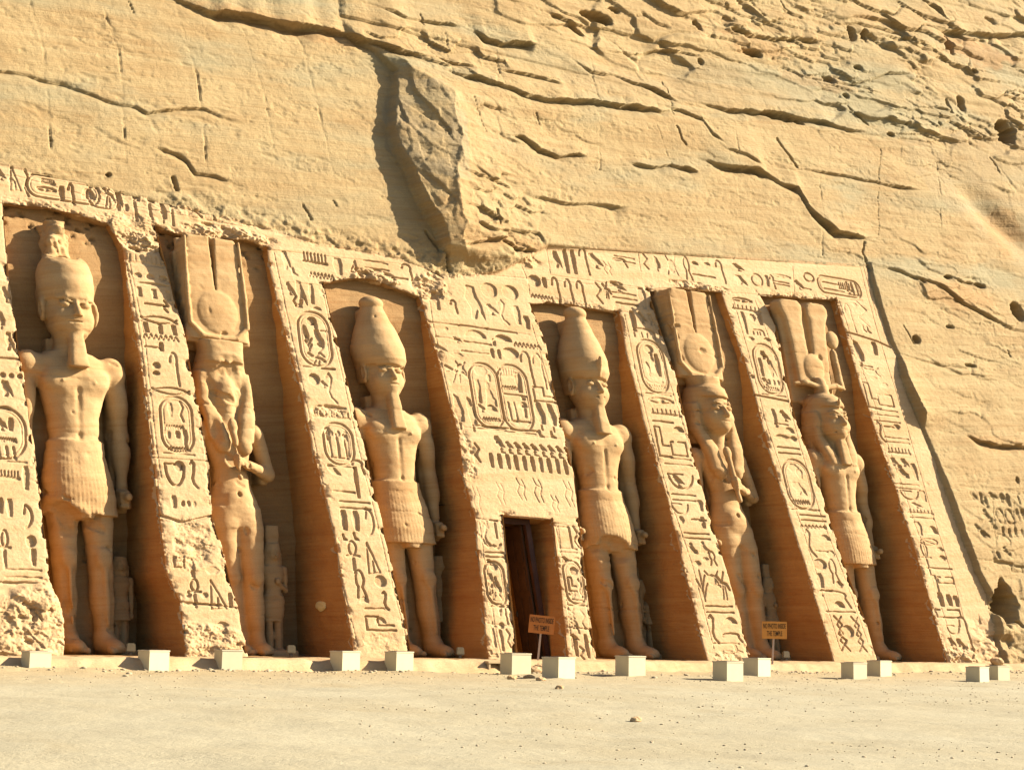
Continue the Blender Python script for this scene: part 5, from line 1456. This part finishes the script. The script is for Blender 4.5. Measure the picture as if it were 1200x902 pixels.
# ---------------------------------------------------------------- floodlight boxes
import bmesh
M_BOX = flat_mat('white_painted_box', (0.47, 0.425, 0.285), .6, .07, 3.0)
M_BOXTOP = flat_mat('dusty_lid', (0.50, 0.43, 0.30), .8, .12, 4.0)
M_DARK = flat_mat('dark_metal', (0.05, 0.04, 0.03), .6, .2, 5.0)
def bev_box(name, sx, sy, sz, bev, mat, parent=None, z0=0.0, top_scale=1.0):
    bm = bmesh.new(); bmesh.ops.create_cube(bm, size=1)
    for v in bm.verts:
        t = top_scale if v.co.z > 0 else 1.0
        v.co = Vector((v.co.x * sx * t, v.co.y * sy * t, (v.co.z + .5) * sz + z0))
    bmesh.ops.bevel(bm, geom=bm.edges[:], offset=bev, segments=2, affect='EDGES')
    me = bpy.data.meshes.new(name); bm.to_mesh(me); bm.free(); me.materials.append(mat)
    o = bpy.data.objects.new(name, me); SC.collection.objects.link(o)
    if parent is not None: o.parent = parent
    return o
# left px, right px of the lit front, bottom py, top py, turn, label
BOX = [
 (33,59,787,762,-.05,'white floodlight box farthest left, in front of the leftmost pillar'),
 (172,197,785,760,-.05,'white floodlight box before the second pillar from the left, nearer its left foot'),
 (261,284,781,757,-.06,'white floodlight box at the worn foot of the second pillar'),
 (399,421,786,762,-.05,'white floodlight box before the left corner of the third pillar foot'),
 (462,485,783,760,-.06,'white floodlight box beside the foot of the complete crowned king'),
 (603,620,790,765,-.30,'white floodlight box left of the leaning orange board in the doorway'),
 (654,671,794,768,-.45,'turned white floodlight box just right of the doorway rubble'),
 (738,755,792,768,-.35,'white floodlight box below the torn kilted king right of the door'),
 (853,870,794,770,-.30,'white floodlight box at the foot of the fifth pillar'),
 (886,903,792,770,-.20,'white floodlight box under the post of the upright orange board'),
 (1001,1016,793,773,-.25,'white floodlight box at the foot of the sixth pillar, left one of its pair'),
 (1029,1047,792,773,-.18,'white floodlight box before the rightmost king statue foot, right one of its pair'),
 (1145,1161,793,775,-.20,'white floodlight box below the last pillar, left one of the far right pair'),
 (1170,1184,792,774,-.15,'white floodlight box farthest right of all, beside the rock base'),
]
proto = None
for i, (xl_, xr_, yb, yt, rz, lab) in enumerate(BOX):
    # ray to the ground (sloping): iterate
    px = (xl_ + xr_) / 2
    z = -.36
    for _ in range(3):
        p = G(px, yb, z=z); z = float(gz(p[0], p[1]))
    dist = np.dot(p - CAM, fwd)
    hgt = (yb - yt) * dist / F_PX
    y = min(p[1], -1.62)
    if y != p[1]:
        p = G(px, yb, y=y); z = min(p[2], float(gz(p[0], p[1])))
    dist = np.dot(p - CAM, fwd); hgt = (yb - yt) * dist / F_PX
    if proto is None:
        root = empty('floodlight_box')
        body = bev_box('housing', .60, .60, .53, .008, M_BOX, root)
        lid = bev_box('lid', .625, .625, .035, .006, M_BOXTOP, root, z0=.525)
        lens = bev_box('lens', .46, .46, .012, .004, M_DARK, root, z0=.562)
        proto = (root, [body, lid, lens])
    else:
        root = proto[0].copy(); SC.collection.objects.link(root)
        for c in proto[1]:
            d = c.copy(); d.parent = root; SC.collection.objects.link(d)
    s = hgt / .56
    root.location = (p[0] , p[1] + .3 * s, z - .02); root.scale = (s, s, s); root.rotation_euler = (0, 0, .05 + .22 * math.sin(i * 2.3) * .5)
    tag(root, lab, 'light box', 'white floodlight boxes along the foot of the facade')

# ---------------------------------------------------------------- notice boards
M_ORANGE = flat_mat('orange_board', (0.52, 0.22, 0.04), .55, .15, 3.0)
M_ORANGE2 = flat_mat('faded_orange_board', (0.45, 0.15, 0.03), .6, .2, 3.0)
M_INK = flat_mat('sign_lettering', (0.035, 0.018, 0.008), .7, .1, 3.0)
M_POST = flat_mat('whitewashed_post', (0.45, 0.33, 0.25), .7, .25, 9.0)
def board(px, py, wpx, hpx, foot_px, yplane, tilt, rz, mat, label):
    p = G(px, py, y=yplane); d = np.dot(p - CAM, fwd)
    w = wpx * d / F_PX / math.cos(max(0, YAW + rz) if True else 0) ; h = hpx * d / F_PX
    f = G(*foot_px, y=yplane)
    root = empty('notice_board', (f[0], f[1], f[2]), rz)
    tag(root, label, 'sign', 'no photo boards on posts')
    up = p - f; L = np.linalg.norm(up)
    # local frame: x right, z up, y back
    def loc(v):
        c, s = math.cos(-rz), math.sin(-rz)
        return np.array([v[0] * c - v[1] * s, v[0] * s + v[1] * c, v[2]])
    u = loc(up); u[1] = 0.0; ang = math.atan2(u[0], u[2])
    bd = bev_box('board', w, .025, h, .004, mat, root)
    bd.location = tuple(u - np.array([0, .02, 0])); bd.rotation_euler = (0, tilt, 0)
    for v in bd.data.vertices: v.co.z -= h / 2
    post = bev_box('post', .055, .045, L + .05 - h * .1, .006, M_POST, root, z0=-.05)
    post.location = (0, .025, 0); post.rotation_euler = (0, ang, 0)
    for line, zoff in (('NO PHOTO INSIDE', h * .10), ('THE TEMPLE', -h * .33)):
        cu = bpy.data.curves.new('lettering', 'FONT'); cu.body = line; cu.align_x = 'CENTER'
        cu.size = h * .40; cu.extrude = .002; cu.offset = h * .004
        t = bpy.data.objects.new('t', cu); SC.collection.objects.link(t)
        bpy.context.view_layer.update()
        dg = bpy.context.evaluated_depsgraph_get()
        me = bpy.data.meshes.new_from_object(t.evaluated_get(dg)); bpy.data.objects.remove(t)
        me.name = 'lettering'
        xs = [v.co.x for v in me.vertices]; tw = (max(xs) - min(xs)); cx = (max(xs) + min(xs)) / 2
        k = (w * (.90 if 'PHOTO' in line else .62)) / tw
        for v in me.vertices:
            x, yy, zz = v.co; v.co = Vector(((x - cx) * k, -.0155 - zz, yy * 1.0 + zoff))
        me.materials.clear(); me.materials.append(M_INK)
        o = bpy.data.objects.new('lettering', me); SC.collection.objects.link(o); o.parent = bd
    return root
board(634.5, 731.5, 30, 21, (630, 777), -.75, math.radians(5), math.radians(-30), M_ORANGE2, 'darker orange NO PHOTO board leaning on a pale post in the doorway')
board(907, 738, 29.5, 20, (905, 782), -1.0, 0.0, math.radians(-28), M_ORANGE, 'bright upright orange NO PHOTO board in front of the intact queen statue')

# ---------------------------------------------------------------- the door inside the doorway
M_WOOD = flat_mat('old_timber', (0.055, 0.020, 0.008), .6, .5, 2.0, .3)
M_LEAF = flat_mat('brown_door_boards', (0.065, 0.030, 0.013), .7, .45, 3.0, .3)
ztop_ = DOOR[:, 1].max(); xl0, xr0 = DOOR[3, 0], DOOR[2, 0]
yd = 0.95
door = empty('timber_door', (0, 0, 0))
door.parent = temple
def slab(name, x0, x1, y0, y1, z0, z1, mat, parent, bev=.01, shear=.22):
    o = bev_box(name, x1 - x0, y1 - y0, z1 - z0, bev, mat, parent, z0=z0)
    for v in o.data.vertices:
        v.co.x += (x0 + x1) / 2 - .055 * v.co.z; v.co.y += (y0 + y1) / 2 + shear * v.co.z
    return o
slab('door_frame', xr0 - .13, xr0 + .06, yd, yd + .14, -.02, ztop_ + .1, M_WOOD, door)
slab('door_frame', xl0 - .3, xr0 - .11, yd, yd + .14, ztop_ - .20, ztop_ + .1, M_WOOD, door)
# the leaf stands open, folded back inwards along the right reveal
lf = slab('door_leaf', xr0 - .20, xr0 - .13, yd + .20, yd + 1.12, 0.0, ztop_ - .24, M_LEAF, door)
for a in range(4):
    for b in range(2):
        z0 = .25 + a * (ztop_ - .7) / 4; y0 = yd + .28 + b * .42
        slab('panel', xr0 - .225, xr0 - .20, y0, y0 + .32, z0, z0 + (ztop_ - .7) / 4 - .18, M_LEAF, lf, .010)
slab('handle', xr0 - .27, xr0 - .22, yd + 1.02, yd + 1.06, 1.25, 1.42, M_DARK, lf, .004)
# hall behind, open towards the doorway; its gloom is painted into the stone
M_HALL = flat_mat('hall_stone_gloom_toned', (0.055, 0.032, 0.018), .9, .4, 1.5, .4)
hx0, hx1, hy0, hy1, hz1 = xl0 - 1.2, xr0 + 1.6, 3.05, 11.0, ztop_ + .35
HV = [(hx0, hy0, -.02), (hx1, hy0, -.02), (hx1, hy1, -.02), (hx0, hy1, -.02), (hx0, hy0, hz1), (hx1, hy0, hz1), (hx1, hy1, hz1), (hx0, hy1, hz1)]
HQ = [(0, 1, 2, 3), (7, 6, 5, 4), (1, 5, 6, 2), (3, 7, 4, 0), (2, 6, 7, 3)]
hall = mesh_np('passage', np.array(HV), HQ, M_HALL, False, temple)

# ---------------------------------------------------------------- small things
# low grey lamp housings in the shade of the niches
M_GREY = flat_mat('grey_lamp_housing', (0.16, 0.13, 0.08), .6, .2, 5.0)
M_GLASS = flat_mat('lamp_glass', (0.25, 0.24, 0.2), .2, .1, 5.0)
pr = None
for px, py, yy, lab in ((153, 765, .6, 'small grey floodlight on the niche floor beside the leftmost king foot'),
                    (341, 766, .5, 'small grey floodlight on the niche floor beside the broken faced queen'),
                    (539, 768, .5, 'small grey floodlight in deep shade left of the door block'),
                    (921, 778, .5, 'small grey floodlight on the floor right of the upright orange board')):
    p = G(px, py, y=yy)
    if pr is None:
        root = empty('niche_floodlight'); 
        h_ = bev_box('lamp_housing', .30, .16, .26, .03, M_GREY, root, z0=.10, top_scale=.85)
        g_ = bev_box('lamp_glass', .24, .012, .20, .004, M_GLASS, root, z0=.13); g_.location.y = -.086
        s_ = bev_box('bracket', .10, .10, .11, .01, M_DARK, root)
        pr = (root, [h_, g_, s_])
    else:
        root = pr[0].copy(); SC.collection.objects.link(root)
        for c in pr[1]:
            d = c.copy(); d.parent = root; SC.collection.objects.link(d)
    root.location = (p[0], yy, .01); root.rotation_euler = (0, 0, 2.8); root.scale = (.85, .85, .85)
    tag(root, lab, 'floodlight', 'small floodlights inside the niches')

# low stone stool at the left of the doorway
M_STOOL = flat_mat('limestone', (0.42, 0.31, 0.18), .9, .15, 6.0, .3)
p = G(580, 780, y=-1.35)
st_ = empty('stone_stool', (p[0], -1.3, -.36), -.1)
tag(st_, 'low pale stool with two legs at the foot of the left door jamb', 'stool')
bev_box('seat', .52, .30, .07, .012, M_STOOL, st_, z0=.25)
for sg in (-1, 1):
    lg = bev_box('leg', .07, .26, .27, .01, M_STOOL, st_, z0=-.02); lg.location.x = sg * .20

# loose stones by the doorway and along the foot
STN = [(628,788,.26,'rough stone lump, largest of the rubble under the leaning orange board'),(640,785,.18,'angular stone at the right end of the doorway rubble'),
       (620,792,.14,'small flat stone at the left end of the doorway rubble'),(634,794,.13,'small round stone in front of the doorway rubble'),(644,791,.15,'tilted stone against the turned white box'),
       (600,795,.14,'dark brown stone at the front left corner of the box left of the doorway'),(1168,776,.24,'brown boulder behind the far right pair of boxes'),(634,783,.20,'pale block of rubble lying highest, against the leaning board post'),(648,787,.13,'dark chip of rubble nearest the turned white box'),(655,806,.10,'small stone on the open sand in front of the turned box'),
       (745,838,.10,'small pale stone alone on the gravel below the door side king')]
for i, (px, py, r, lab) in enumerate(STN):
    z = -.36
    for _ in range(3):
        p = G(px, py, z=z); z = float(gz(p[0], p[1]))
    if p[1] > -1.5:
        p = G(px, py, y=-1.5 if py > 780 else -1.0); z = p[2]
    o = rock_mesh('stone', (r, r * .8, r * .62), 3.3 * i + 1)
    o.location = (p[0], p[1], z + r * .2)
    tag(o, lab, 'stone', 'loose stones lying at the foot of the facade')

# pale raised patch on the flank of the third pillar
def flank_patch(px, py, r):
    l, rr, t = E[2]
    # the flank plane: X = edge at Z, solve along the sight line
    best = None
    rr_ = ray(px, py)
    for tt in np.linspace(25, 80, 3000):
        q = CAM + rr_ * tt
        xe = xat(rr, np.array([q[2]]))[0]
        if q[0] >= xe - .01 and q[1] > BAT * q[2]:
            best = q; break
    return best
q = flank_patch(375, 710, .2)
if q is not None:
    o = rock_mesh('pale_patch', (.05, .30, .13), 8.8, flat_mat('pale_patch_colour', (.60, .50, .25), .9, .12, 9.0))
    o.location = (q[0] + .035, q[1], q[2]); o.parent = temple
    o['label'] = 'pale raised patch low on the left flank of the third pillar'
